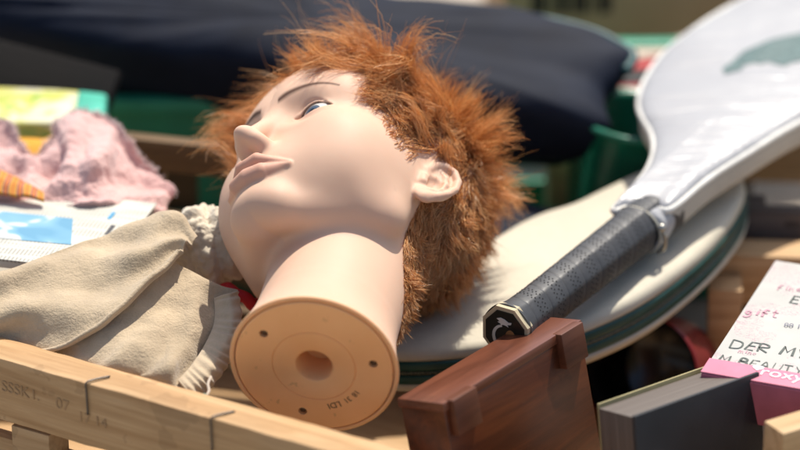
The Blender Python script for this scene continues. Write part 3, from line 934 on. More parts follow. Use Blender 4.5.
def make_racket():
    leather = NT('black_grip_tape'); v = leather.coord()
    k = leather.noise(v, 300, 4)
    leather.set(Base_Color=leather.ramp(leather.noise(v, 60, 4), [(.3, (.022, .023, .026)), (.7, (.048, .049, .052))]), Roughness=.5, Specular_IOR_Level=.55)
    leather.bump(k, .25, .0006)
    B = at(508, 331, -.022); T = at(642, 226, .112)
    a = (T - B).normalized(); w = ZV.cross(a).normalized(); nrm = a.cross(w).normalized()   # w to the far left, nrm up
    root = empty('tennis_racket', B); bpy.context.view_layer.update()
    tag(root, 'tennis racket in a white cover with its black wrapped grip toward the camera', 'tennis racket')
    L = (T - B).length
    # grip: octagon with overlapping wrap turns
    NL = 420; seg = 64; V = []
    for i in range(NL + 1):
        s = i / NL * (L + .03)
        for j in range(seg):
            th = 2 * math.pi * j / seg
            ph = (th / (2 * math.pi) + s / .0215) % 1.0           # helical wrap phase
            r8 = .0142 / max(.0001, math.cos(((th + math.pi / 8) % (math.pi / 4)) - math.pi / 8)) * .965
            r = (.55 * r8 + .45 * .0146)
            r += .00018 * (1 - ph) * min(1, ph / .12) - .0003 * math.exp(-((ph - .97) / .025) ** 2)
            r *= 1.06 + .16 * min(1, s / L)
            flare = .0034 * math.exp(-s / .012)
            r += flare
            V.append(B + a * s + w * (math.cos(th) * r) + nrm * (math.sin(th) * r * 1.06))
    F = []
    for i in range(NL):
        for j in range(seg):
            q = (j + 1) % seg; F.append((i * seg + j, i * seg + q, (i + 1) * seg + q, (i + 1) * seg + j))
    g = mesh_obj('grip', V, F, leather.m); adopt(g, root)
    # perforations of the tape
    hole = simple('grip_hole', (.006, .006, .007), .9)
    bm = bmesh.new()
    turns = int(L / .0215) + 1
    for tn in range(turns + 1):
        for row in (.32, .42, .60, .70):
            for q in range(30):
                th = 2 * math.pi * (q + (.5 if row in (.42, .70) else 0)) / 30
                s = (tn + row - th / (2 * math.pi)) * .0215
                if s < .014 or s > L: continue
                ph = (th / (2 * math.pi) + s / .0215) % 1.0
                r8 = .0142 / math.cos(((th + math.pi / 8) % (math.pi / 4)) - math.pi / 8) * .965
                r = .55 * r8 + .45 * .0146 + .00018 * (1 - ph)
                r = r * (1.06 + .16 * min(1, s / L)) + .0034 * math.exp(-s / .012) + .00022
                d = w * math.cos(th) + nrm * math.sin(th) * 1.06
                c = B + a * s + d * r
                t1 = a; t2 = d.cross(a).normalized()
                vs = [bm.verts.new(c + (t1 * math.cos(e) + t2 * math.sin(e)) * .00060) for e in [x * math.pi / 3 for x in range(6)]]
                bm.faces.new(vs)
    ho = bm_obj('perforation', bm, hole); adopt(ho, g); ho['kind'] = 'stuff'
    # butt cap
    gold = simple('butt_rim', (.52, .44, .28), .4, .5); blk = simple('butt_face', (.012, .014, .011), .3, .5)
    def octo(r, s):
        return [B + a * s + w * (math.cos(math.pi / 8 + q * math.pi / 4) * r) + nrm * (math.sin(math.pi / 8 + q * math.pi / 4) * r * 1.08) for q in range(8)]
    cap_ = flat_poly('butt_cap', octo(.0188, -.0035), a, .0065, gold, root)
    face = flat_poly('butt_disc', octo(.0160, -.0042), a, .0012, blk, cap_)
    white = simple('emblem_white', (.62, .60, .52), .5); amber = simple('emblem_amber', (.33, .15, .05), .5)
    ex = -w; ey = nrm                                             # emblem frame as seen from the butt
    def em(pts, s, m):
        return flat_poly('emblem', [B + a * s + ex * (x * .001) + ey * (y * .001) for x, y in pts], a, .0004, m, face)
    em([(-6, 10), (-3, 11.2), (0, 10.6), (3, 9), (5.4, 9.4), (5, 7.8), (2, 7), (3, 5.6), (.6, 6.4), (-1.4, 6.4), (-2.6, 5), (-3, 6.8), (-5.4, 7.6), (-3.6, 8.4)], -.0046, white)
    cr = [(-1.5 + 8 * math.cos(t), -3 + 9 * math.sin(t)) for t in np.linspace(math.radians(100), math.radians(300), 16)]
    ci = [(.3 + 7.6 * math.cos(t), -2.6 + 7.6 * math.sin(t)) for t in np.linspace(math.radians(300), math.radians(105), 16)]
    em(cr + ci, -.0046, white)
    em([(4.5 + 4 * math.cos(t), -2.4 + 6 * math.sin(t)) for t in np.linspace(0, 6.28, 20)[:-1]], -.0046, amber)

    # cover
    t = NT('white_vinyl'); v = t.coord()
    n1 = t.noise(v, 12, 5); n2 = t.noise(v, 320, 3)
    t.set(Base_Color=t.ramp(n1, [(.3, (.36, .36, .37)), (.7, (.42, .42, .425))]), Roughness=.34, Specular_IOR_Level=.5)
    mp = t.new('ShaderNodeMapping'); tc = t.new('ShaderNodeTexCoord'); t.link(tc.outputs['Object'], mp.inputs['Vector']); mp.inputs['Scale'].default_value = (14, 60, 30); mp.inputs['Rotation'].default_value = (0, 0, math.radians(-25))
    cre = t.noise(mp.outputs[0], 1.2, 3, .5, .6)
    nb = t.bump(n2, .06, .0005); t.bump(cre, .45, .005, nb)
    white_v = t.m
    side = fabric('cream_gusset', (.56, .52, .44), .08, 700, .2, .6, 0, 20, 150, .0006)
    pn = (nrm + FV * -.05).normalized(); p0 = T + nrm * .012
    out = [(612, 213), (622, 201), (636, 186), (648, 169), (653, 151), (650, 135), (641, 118), (638, 104), (643, 84), (660, 58), (688, 34), (720, 13), (758, -6), (806, -22), (862, -26), (920, -12), (962, 14), (976, 44), (955, 70), (905, 88), (855, 102), (800, 124), (743, 158), (706, 182), (670, 211), (654, 209), (638, 208), (624, 210)]
    ring = closed_curve([list(at_plane(px, py, p0, pn)) for px, py in out], 220)
    c = ring.mean(0)
    nn = np.array(pn)
    cov = pillow('cover', ring, nn, [(.975, -.0010), (.99, .0012), (.985, .0030), (.965, .0044), (.93, .0058), (.86, .0070), (.72, .0080), (.5, .0086), (.25, .009), (.06, .009)], white_v, root, disp=.0018, dscale=.08)
    pillow('gusset', ring, nn, [(.97, -.0012), (.985, -.0014), (.988, -.007), (.986, -.012), (.980, -.0175), (.96, -.020), (.85, -.0225), (.4, -.0235), (.05, -.0235)], side, cov)
    tube('piping', [list(p) for p in (c + (ring - c) * .990 + nn * .0006)], .0026, simple('piping_white', (.74, .72, .66), .45), cov, 8, None, True)
    # collar where the grip enters, with a snap and the zip's end
    col = []
    for i in range(25):
        th = math.radians(-35 + 250 * i / 24)
        col.append(T - a * (.004 + .004 * math.sin(i)) + w * (math.cos(th) * .0205) + nrm * (math.sin(th) * .0195))
    grid = []
    V = []; F = []
    K = 30
    for r_, s_ in ((.0182, -.008), (.0194, -.0085), (.0197, -.002), (.0190, .010), (.0160, .022), (.008, .030)):
        for i in range(K):
            th = 2 * math.pi * i / K
            V.append(T + a * (s_ + .0015 * math.sin(3 * th)) + w * (math.cos(th) * r_) + nrm * (math.sin(th) * r_ * .92))
    for q in range(5):
        for i in range(K):
            j = (i + 1) % K; F.append((q * K + i, q * K + j, (q + 1) * K + j, (q + 1) * K + i))
    cl = mesh_obj('collar', V, F, white_v); adopt(cl, cov)
    tube('collar_hem', [T - a * .0082 + w * (math.cos(q) * .0192) + nrm * (math.sin(q) * .0178) for q in np.linspace(0, 2 * math.pi, 28, endpoint=False)], .0010, simple('hem_cream', (.46, .43, .34), .6), cl, 8, None, True)
    steel = simple('zip_steel', (.45, .43, .38), .3, metallic=.9)
    s0 = T - w * .019 + nrm * .006 - a * .006
    tube('zip_pull', [s0, s0 - w * .003 - nrm * .007, s0 - w * .002 - nrm * .016, s0 + w * .003 - nrm * .020], .0014, steel, cov, 8, 14)
    bm = bmesh.new(); bmesh.ops.create_uvsphere(bm, u_segments=14, v_segments=8, radius=.0032)
    sn = bm_obj('snap', bm, steel, None, True); sn.location = s0; bpy.context.view_layer.update(); adopt(sn, cov)
    # long-bodied reptile emblem on the face
    teal = NT('emblem_teal'); v = teal.coord()
    tn = teal.noise(v, 240, 4, .7)
    teal.set(Base_Color=teal.ramp(tn, [(.35, (.025, .07, .07)), (.65, (.08, .155, .15))]), Roughness=.5)
    def onface(pts, lift):
        q = []
        for cx, cy in pts:
            p = at_plane(560 + cx / 3.333, cy / 3.333 + 7, p0 + pn * lift, pn); q.append(p)
        return q
    em2 = [(540, 240), (548, 259), (575, 252), (602, 246), (612, 230), (650, 222), (668, 226), (690, 216), (722, 226), (746, 233), (772, 220), (800, 216), (850, 206), (900, 190), (960, 170), (1010, 150), (1000, 140), (930, 160), (870, 150), (812, 160), (745, 172), (690, 184), (672, 178), (700, 163), (760, 148), (830, 134), (900, 120), (895, 106), (830, 116), (760, 129), (700, 144), (650, 164), (612, 180), (590, 200), (566, 222)]
    # lay the emblem on the pillow surface
    pts = onface(em2, .0)
    bm = bmesh.new(); vs = [bm.verts.new(p) for p in pts]; f = bm.faces.new(vs)
    bmesh.ops.triangulate(bm, faces=[f])
    for _ in range(4): bmesh.ops.subdivide_edges(bm, edges=[e for e in bm.edges if e.calc_length() > .006], cuts=1)
    bmesh.ops.triangulate(bm, faces=bm.faces[:])
    dg = bpy.context.evaluated_depsgraph_get(); bpy.context.view_layer.update()
    inv = cov.matrix_world.inverted()
    for v_ in bm.verts:
        ok, loc, no, _i = cov.ray_cast(inv @ (v_.co + pn * .08), (inv.to_3x3() @ (-pn)).normalized())
        if ok: v_.co = (cov.matrix_world @ loc) + pn * .0005
    eo = bm_obj('emblem', bm, teal.m); adopt(eo, cov)

# ------------------------------------------------------------------ boxes and books in front
def make_wooden_box():
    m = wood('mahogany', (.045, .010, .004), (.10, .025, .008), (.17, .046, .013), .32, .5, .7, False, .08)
    mt = wood('mahogany_lit_top', (.085, .027, .014), (.15, .050, .027), (.21, .078, .042), .30, .5, .7, False, .08)  # lighter, pinker mahogany: the skylight on the top is in this colour
    P = at(444, 403, -.130)
    A = (XV * 138 + UV * 74 + FV * 158).normalized(); Bd = (XV * 22 - UV * 117 + FV * 35.6).normalized()
    C = A.cross(Bd); C = C if C.dot(FV) > 0 else -C
    M = frame(P, A, -Bd)                            # x along, y up, z toward the viewer side or away
    zc = M.to_3x3() @ Vector((0, 0, 1)); s = 1 if zc.dot(FV) > 0 else -1
    L, H, W = .148, .122, .0385
    root = empty('wooden_box', P + A * L / 2 + C * W / 2 + Bd * H); bpy.context.view_layer.update()
    tag(root, 'reddish brown wooden box on edge with square corner feet, below the black grip', 'box')
    block('body', M, (L, H - .0065, W - .003), m, root, .0012, centre=(L / 2, -H / 2 - .00325, s * W / 2))
    mf = wood('mahogany_foot', (.07, .022, .011), (.12, .040, .020), (.17, .062, .032), .42, .4, .7, False, .08)
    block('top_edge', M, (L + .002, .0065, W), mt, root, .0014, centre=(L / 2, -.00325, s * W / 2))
    for x, y in ((.0165, .0120), (.1325, .0120), (.0165, H - .013), (.1325, H - .013)):
        block('foot', M, (.0245, .0245, .008), mf, root, .0010, centre=(x, -y, -s * .0002))

def make_black_book():
    cov = simple('black_cloth_board', (.020, .022, .026), .48, .4, var=.25, scale=30, bump=.12, bscale=500)
    t = NT('dark_page_edges'); v = t.coord()
    mp = t.new('ShaderNodeMapping'); mp.inputs['Scale'].default_value = (6, 6, 900); tc = t.new('ShaderNodeTexCoord'); t.link(tc.outputs['Object'], mp.inputs[0]); t.link(mp.outputs[0], mp.inputs[0]) if False else None
    n = t.noise(mp.outputs[0], 1, 4, .7)
    t.set(Base_Color=t.ramp(n, [(.3, (.085, .064, .050)), (.6, (.13, .105, .086)), (.8, (.19, .16, .135))]), Roughness=.6); t.bump(n, .4, .0008)
    yel = simple('yellowed_board_edge', (.34, .29, .14), .7)
    P = at(634.5, 416.5, -.142)
    A = (XV * 127 + UV * 37 + FV * 99).normalized(); Bd = (XV * 6 - UV * 66 + FV * 17).normalized()
    M = frame(P, A, -Bd); zc = M.to_3x3() @ Vector((0, 0, 1)); s = 1 if zc.dot(FV) > 0 else -1
    C = zc * s
    L, H, W = .111, .118, .039
    root = empty('black_book', P + A * L / 2 + C * W / 2 + Bd * H); bpy.context.view_layer.update()
    tag(root, 'thick black hardback book standing upright in the lower right foreground', 'book')
    block('front_cover', M, (L, H, .0026), cov, root, .0007, centre=(L / 2, -H / 2, s * .0013))
    block('page_block', M, (L - .006, H - .004, W - .0052), t.m, root, .0006, centre=(L / 2, -H / 2 - .0004, s * W / 2))
    block('back_cover', M, (L - .004, H, .0016), yel, root, .0005, centre=(L / 2 + .002, -H / 2, s * (W - .0008)))

def make_diary():
    paper = NT('printed_cover'); v = paper.coord()
    n = paper.noise(v, 30, 5); c = paper.ramp(n, [(.3, (.44, .43, .395)), (.7, (.51, .50, .46))])
    mp = paper.new('ShaderNodeMapping'); mp.inputs['Scale'].default_value = (90, 160, 1); mp.inputs['Rotation'].default_value = (0, 0, .25); paper.link(v, mp.inputs[0])
    scr = paper.noise(mp.outputs[0], 1.0, 3, .6, 2.5)
    zone = paper.noise(v, 26, 2)
    f = paper.math('MULTIPLY', paper.math('MULTIPLY', paper.math('LESS_THAN', paper.math('ABSOLUTE', paper.math('SUBTRACT', scr, .5)), .018), paper.math('GREATER_THAN', zone, .52)), .55)
    c = paper.mix(f, c, (.42, .12, .20))
    paper.set(Base_Color=c, Roughness=.45)
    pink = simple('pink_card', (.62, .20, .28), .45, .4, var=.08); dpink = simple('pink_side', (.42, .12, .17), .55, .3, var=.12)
    grey = simple('pen_ink', (.10, .115, .105), .8); lpink = simple('pen_pink', (.52, .27, .33), .8); wht = simple('white_print', (.80, .74, .76), .6)
    O = at_z(702, 372, -.058)                       # front left corner of the top
    X = (at_z(800, 389, -.058) - O).normalized(); Y = ZV.cross(X)
    M = frame(O, X, Y); L, D, H = .20, .180, .030
    root = empty('diary', O + X * L / 2 + Y * D / 2 - ZV * H); bpy.context.view_layer.update()
    tag(root, 'cream and pink diary with handwritten lettering lying flat behind the black book', 'diary')
    block('pages', M, (L - .004, D - .004, H - .006), simple('diary_pages', (.60, .52, .50), .7), root, .0006, centre=(L / 2, D / 2, -H / 2))
    top = block('cover', M, (L, D, .003), paper.m, root, .0009, centre=(L / 2, D / 2, -.0015))
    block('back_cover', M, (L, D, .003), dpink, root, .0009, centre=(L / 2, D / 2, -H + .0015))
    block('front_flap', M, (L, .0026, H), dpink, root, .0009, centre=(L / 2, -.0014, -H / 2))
    band = block('band', M, (L + .001, .0205, .0012), pink, root, .0004, centre=(L / 2, .0085, .0007))
    lab = block('label', M, (.030, .011, .0006), wht, root, .0002, centre=(.104, .0815, .0004))
    def tx(s, px, py, size, mat, par, z=.0014, rot=0, shear=.0):
        p = at_z(px, py, -.058); q = M.inverted() @ p
        return text_obj('lettering', s, size, mat, M @ Matrix.Translation((q.x, q.y, z)) @ Matrix.Rotation(math.radians(rot), 4, 'Z'), par, .00008, shear)
    def hand(s, px, py, size, mat, par, seed, slope=0.0, z=.0004):
        # uneven pen strokes: every letter is drawn as thin strokes
        G = {'D': [[(0, 0), (0, 1)], [(0, 1), (.5, .85), (.6, .45), (.45, .1), (0, 0)]], 'E': [[(.5, 0), (0, 0), (0, 1), (.5, 1)], [(0, .52), (.4, .54)]],
             'R': [[(0, 0), (0, 1), (.45, .95), (.5, .65), (0, .5), (.55, 0)]], 'M': [[(0, 0), (.08, 1), (.35, .35), (.62, 1), (.7, 0)]], 'Y': [[(0, 1), (.28, .5), (.55, 1)], [(.28, .5), (.22, 0)]],
             'S': [[(.5, .88), (.25, 1), (.05, .8), (.25, .55), (.5, .3), (.3, .02), (0, .12)]], 'L': [[(0, 1), (0, 0), (.45, .02)]], 'F': [[(0, 0), (0, 1), (.5, 1)], [(0, .52), (.4, .54)]],
             'B': [[(0, 0), (0, 1), (.4, .9), (.38, .6), (0, .52), (.5, .4), (.45, .05), (0, 0)]], 'A': [[(0, 0), (.3, 1), (.6, 0)], [(.12, .38), (.5, .38)]], 'U': [[(0, 1), (.05, .15), (.3, 0), (.5, .2), (.52, 1)]], 'T': [[(0, 1), (.6, 1)], [(.3, 1), (.3, 0)]],
             'g': [[(.4, .5), (.2, .6), (.02, .4), (.2, .1), (.4, .4), (.4, -.2), (.15, -.4), (0, -.25)]], 'i': [[(.1, .55), (.1, .05)], [(.1, .75), (.12, .8)]], 'f': [[(.4, .9), (.2, .95), (.12, .6), (.12, 0)], [(0, .5), (.35, .52)]], 't': [[(.15, .9), (.15, .1), (.35, .02)], [(0, .6), (.35, .6)]],
             'm': [[(0, 0), (.02, .5), (.2, .5), (.25, 0)], [(.25, .4), (.42, .52), (.5, 0)]], 'n': [[(0, 0), (.02, .5)], [(.02, .4), (.25, .5), (.3, 0)]], 'e': [[(.02, .28), (.35, .3), (.2, .55), (.02, .3), (.2, .02), (.38, .1)]]}
        r = np.random.default_rng(seed); p = M.inverted() @ at_z(px, py, -.058); x = p.x
        for ch in s:
            if ch == ' ': x += size * .45; continue
            jx, jy, js, ja = r.normal(size=4) * (.03, .05, .06, .06)
            st = G[ch]; wd = max(q[0] for l in st for q in l)
            bm = bmesh.new()
            for l in st:
                l2 = [(a_ + b_ * ja, b_ + jy) for a_, b_ in l]
                l3 = catmull([(a_, b_, 0) for a_, b_ in l2], 4 * len(l2)) if len(l2) > 2 and ch not in 'EMTFL' else np.array([(a_, b_, 0) for a_, b_ in l2], float)
                tn = np.gradient(l3, axis=0); tn /= np.linalg.norm(tn, axis=1, keepdims=True) + 1e-9
                nr = np.stack([-tn[:, 1], tn[:, 0], 0 * tn[:, 0]], 1) * .055 * (1 + .3 * r.normal())
                lo = [bm.verts.new(((q - m_)[0] * size, (q - m_)[1] * size, 0)) for q, m_ in zip(l3, nr)]
                hi = [bm.verts.new(((q + m_)[0] * size, (q + m_)[1] * size, 0)) for q, m_ in zip(l3, nr)]
                for i in range(len(lo) - 1): bm.faces.new([lo[i], lo[i + 1], hi[i + 1], hi[i]])
            for v in bm.verts: v.co = Vector((v.co.x * (1 + js), v.co.y * (1 + js), 0))
            for f in bm.faces:
                f.normal_update()
                if f.normal.z < 0: f.normal_flip()
            me = bpy.data.meshes.new('letter'); bm.to_mesh(me); bm.free(); me.materials.append(mat)
            o = link(bpy.data.objects.new('letter', me)); o.matrix_world = M @ Matrix.Translation((x, p.y + (x - p.x) * slope, z)); bpy.context.view_layer.update(); adopt(o, par)
            x += size * (wd + .22)
    tx('roxy', 782, 377, .0155, wht, band, .0016)
    hand('DER MYSELF', 730, 347, .0120, grey, top, 3, .03)
    hand('M BEAUTY', 718, 361, .0098, grey, top, 5, .02)
    hand('gift', 744, 315, .011, lpink, top, 6, .2)
    hand('mine', 738, 353, .006, lpink, top, 7, .1)
    hand('E', 790, 303, .012, grey, top, 9, .1)
    hand('fine', 776, 290, .009, lpink, top, 10, .2)
    tx('00 10', 795, 327, .0065, simple('label_ink', (.15, .15, .2), .7), lab, .0010, 6)
    # little heart before the brand word
    q = M.inverted() @ at_z(758, 370, -.058)
    hp = [(0, -4.2), (-4, -.2), (-4.2, 2.2), (-2.4, 3.6), (-.6, 2.9), (0, 1.8), (.6, 2.9), (2.4, 3.6), (4.2, 2.2), (4, -.2)]
    flat_poly('heart', [M @ Vector((q.x + x * .0009, q.y + y * .0009, .0014)) for x, y in hp], ZV, .0003, wht, band)
    steel = simple('clasp_steel', (.5, .5, .5), .3, metallic=.9)
    block('clasp', M, (.022, .004, .008), steel, root, .001, centre=(.128, -.0045, -.012))

def make_bowl():
    m_red = simple('red_enamel', (.17, .010, .010), .4, .4); m_in = simple('black_enamel', (.010, .010, .010), .18, .6, var=.4)  # red darkened: part of the cover's shade sits in the colour
    root = empty('enamel_mug', at(632, 372, .06)); bpy.context.view_layer.update()
    tag(root, 'red enamel mug with black inside lying in the shade under the cream cover', 'mug')
    prof_o = [(.047, .0), (.0488, .0012), (.0488, .004), (.0462, .008), (.0455, .05), (.043, .082), (.036, .088), (0, .0885)]
    prof_i = [(.047, .0), (.0445, .004), (.0440, .05), (.041, .078), (.034, .083), (0, .0835)]
    axis = (XV * .36 + UV * .02 + FV * .93).normalized()
    z = axis; x = XV.cross(z).normalized(); y = z.cross(x)
    M = Matrix((x, y, z)).transposed().to_4x4(); M.translation = at(640, 374, .135); M = M @ Matrix.Scale(.88, 4)
    for nm, pr, mm in (('outer_wall', prof_o, m_red), ('inner_wall', prof_i, m_in)):
        o = lathe(nm, pr, 64, mm, None, True); o.matrix_world = M; adopt(o, root)
    h = [M @ Vector(p) for p in ((.0, .045, .02), (0, .062, .024), (0, .068, .04), (0, .062, .058), (0, .045, .062))]
    tube('handle', h, .004, m_red, root, 10, 24)

# ------------------------------------------------------------------ cloths, magazine, packets on the left
def make_left_things():
    felt = fabric('beige_felt', (.53, .415, .275), .20, 700, .7, .95, .35, 24, 330, .0014)
    P = at(120, 330, -.05); root = empty('felt_garment', Vector((P.x, P.y, -.10))); bpy.context.view_layer.update()
    tag(root, 'beige felt garment with rolled seams draped behind the crate rail at left', 'garment')
    rows = [
        [(-70, 300, -.040), (0, 272, -.022), (50, 254, .001), (105, 237, .024), (145, 219, .024), (163, 212, .022), (182, 214, .016), (198, 236, .004)],
        [(-70, 318, -.050), (0, 286, -.030), (50, 268, -.010), (104, 252, .010), (146, 232, .008), (166, 226, .008), (182, 228, .004), (194, 239, -.004)],
        [(-70, 340, -.055), (0, 312, -.040), (48, 294, -.030), (100, 275, -.014), (145, 250, -.010), (167, 240, -.006), (180, 240, -.006), (187, 243, -.008)],
        [(-70, 362, -.050), (0, 336, -.040), (46, 322, -.042), (98, 300, -.036), (144, 268, -.022), (167, 252, -.014), (177, 247, -.012), (182, 246, -.012)],
        [(-70, 385, -.040), (0, 356, -.034), (58, 348, -.052), (105, 322, -.054), (146, 283, -.038), (168, 262, -.024), (176, 253, -.018), (179, 249, -.016)]]
    o, G, N = grid_sheet('flap', rows, felt, 120, 90, .0032, .0030, .040, 3, root, wrinkle=lambda nv, nu: .0036 * np.sin(np.linspace(0, 1, nv)[:, None] * 13 - np.linspace(0, 1, nu)[None] * 7 + 1.6 * np.sin(np.linspace(0, 8, nu))[None]) * np.sin(np.linspace(0, math.pi, nv))[:, None])
    edge = [list(p) for p in G[-1]]; tube('seam', [np.array(p) + N[-1][i] * .0006 for i, p in enumerate(edge)][:112], .0017, felt, root, 8)
    rows = [
        [(20, 340, -.030), (80, 322, -.040), (130, 285, -.024), (165, 262, -.010), (185, 268, -.008), (212, 284, -.006), (238, 290, -.006)],
        [(20, 356, -.034), (80, 344, -.050), (128, 316, -.040), (166, 295, -.026), (186, 300, -.020), (212, 306, -.016), (238, 304, -.012)],
        [(20, 374, -.034), (84, 362, -.060), (130, 345, -.056), (165, 330, -.050), (184, 334, -.042), (210, 334, -.034), (236, 322, -.024)],
        [(20, 392, -.028), (86, 380, -.056), (136, 374, -.074), (166, 366, -.076), (182, 372, -.070), (202, 370, -.058), (228, 348, -.040)],
        [(20, 410, -.020), (90, 404, -.046), (140, 396, -.064), (168, 396, -.076), (180, 394, -.080), (196, 389, -.074), (214, 372, -.056)]]
    o, G, N = grid_sheet('underlayer', rows, felt, 110, 80, .0032, .0040, .040, 8, root, wrinkle=lambda nv, nu: .0038 * np.sin(np.linspace(0, 1, nu)[None] * 17 + np.linspace(0, 1, nv)[:, None] * 6 + 1.2 * np.sin(np.linspace(0, 9, nv))[:, None]) * np.sin(np.linspace(.2, 3.0, nv))[:, None])
    # gathered cuff along the right border of the lower layer
    cuff = fabric('cream_ribbing', (.54, .43, .295), .08, 700, .5, .9, .3, 60, 220, .001)
    rows = [[(214, 298, -.012), (214, 322, -.028), (205, 344, -.044), (192, 364, -.062), (178, 380, -.076)],
            [(222, 295, -.018), (223, 323, -.034), (213, 347, -.052), (198, 370, -.070), (184, 386, -.082)],
            [(230, 293, -.020), (233, 324, -.038), (222, 352, -.056), (206, 377, -.074), (190, 393, -.084)],
            [(238, 291, -.012), (242, 324, -.030), (232, 357, -.048), (213, 384, -.066), (195, 399, -.078)],
            [(236, 294, -.002), (240, 326, -.018), (230, 360, -.036), (211, 388, -.054), (194, 402, -.068)]]
    grid_sheet('cuff', rows, cuff, 150, 30, .003, .0, .02, 4, root, wrinkle=lambda nv, nu: np.broadcast_to(.0007 * np.sin(np.linspace(0, 88, nu) + 1.2 * np.sin(np.linspace(0, 23, nu)))[None], (nv, nu)) * np.sin(np.linspace(.0, 2.9, nv))[:, None])

    # cream fleece hat behind
    fleece = fabric('cream_fleece', (.70, .61, .47), .10, 500, .8, .95, .5, 40, 230, .0016)
    bm = bmesh.new(); bmesh.ops.create_icosphere(bm, subdivisions=6, radius=1)
    c = at(209, 247, .050)
    for v in bm.verts:
        d = v.co.copy()
        r = 1 + .16 * mnoise.noise(d * 1.6 + Vector((3, 1, 2))) + .09 * abs(mnoise.noise(d * 3.2)) * 2 + .03 * mnoise.noise(d * 14)
        r -= .20 * math.exp(-((d.x - .25 + .3 * d.z) / .16) ** 2) * (1 if d.y < .2 else 0)
        v.co = c + XV * d.x * r * .026 + UV * d.z * r * .030 + FV * d.y * r * .026
    o = bm_obj('fleece_hat', bm, fleece, None, True)
    tag(o, 'crumpled cream fleece hat tucked behind the beige garment next to the chin', 'hat')
    red = simple('red_yarn', (.50, .012, .02), .7)
    o = tube('red_cord', [at(*q) for q in ((214, 300, .03), (226, 288, .028), (236, 294, .02), (246, 298, .018), (254, 306, .022), (262, 300, .03), (268, 290, .04))], .0042, red, None, 10, 40)
    tag(o, 'thick red cord looped beside the neck of the mannequin', 'cord')
    # little string with a green bead on the rail
    p0 = at_z(199, 392, -.049)
    root2 = empty('beaded_string', p0); bpy.context.view_layer.update()
    tag(root2, 'short pale string with a green bead lying on the crate rail', 'string')
    tube('string', [at(211, 377, -.092), at(208, 384, -.097), at(209, 391, -.102), at(206, 396, -.106)], .0009, simple('string', (.6, .5, .4), .8), root2, 8, 20)
    bm = bmesh.new(); bmesh.ops.create_uvsphere(bm, u_segments=14, v_segments=10, radius=.0028)
    b = bm_obj('bead', bm, simple('green_bead', (.05, .16, .12), .35), None, True); b.location = at(204, 397.5, -.1065); bpy.context.view_layer.update(); adopt(b, root2)

    # open magazine
    t = NT('printed_page'); v = t.coord(); sep = t.new('ShaderNodeSeparateXYZ'); t.link(v, sep.inputs[0])
    X_, Y_ = sep.outputs[0], sep.outputs[1]
    lines = t.math('LESS_THAN', t.math('FRACT', t.math('MULTIPLY', X_, 360)), .45)
    mp = t.new('ShaderNodeMapping'); mp.inputs['Scale'].default_value = (18, 330, 1); t.link(v, mp.inputs[0])
    word = t.math('GREATER_THAN', t.noise(mp.outputs[0], 1, 2), .47)
    colm = t.math('LESS_THAN', t.math('FRACT', t.math('ADD', t.math('MULTIPLY', Y_, 13), .1)), .84)
    ink = t.math('MULTIPLY', t.math('MULTIPLY', lines, word), colm)
    c = t.mix(t.math('MULTIPLY', ink, .55), (.56, .545, .475), (.10, .10, .095))
    t.set(Base_Color=c, Roughness=.55)
    O = at_z(157, 203, -.026); Xp = (O - at_z(0, 186, -.026)).normalized(); Yp = ZV.cross(Xp)
    M = frame(O, Xp, Yp)
    root = empty('magazine', O - Xp * .08 - Yp * .05 - ZV * .006); bpy.context.view_layer.update()
    tag(root, 'white magazine open at a blue picture, lying behind the beige garment', 'magazine')
    pg = block('page', M, (.20, .112, .0016), t.m, root, .0004, centre=(-.10, -.056, -.0008))
    block('page_stack', M, (.198, .110, .005), simple('paper_edge', (.68, .66, .58), .7), root, .0004, centre=(-.1005, -.0565, -.0042))
    pic = NT('blue_picture'); v = pic.coord(); n = pic.noise(v, 22, 2, .5, .8)
    pic.set(Base_Color=pic.ramp(n, [(.50, (.10, .29, .44)), (.60, (.19, .40, .54)), (.62, (.50, .53, .52))]), Roughness=.5)
    q = [M.inverted() @ at_z(px, py, -.026) for px, py in ((-6, 211), (73, 219), (71, 245), (-6, 238))]
    flat_poly('picture', [M @ Vector((p.x, p.y, .0001)) for p in q], ZV, .0003, pic.m, pg)
    ik = simple('heading_ink', (.09, .09, .10), .7); bl = simple('heading_blue', (.10, .38, .62), .7)
    for px, py, l, m_ in ((110, 230, .016, ik), (111.5, 216, .012, bl)):
        p = M.inverted() @ at_z(px, py, -.026)
        for k_ in range(4):
            block('heading', M, (.0030, l / 4 * .72, .0003), m_, pg, 0, centre=(p.x, p.y + (k_ - 1.5) * l / 4, .0003))

    # pink towel
    terry = fabric('pink_terry', (.74, .46, .42), .10, 300, 1.0, .95, .5, 40, 150, .0016)
    root = empty('pink_towel', at(90, 195, .12)); bpy.context.view_layer.update()
    tag(root, 'rumpled pink towelling cloth with pale fluffy rim behind the magazine', 'towel')
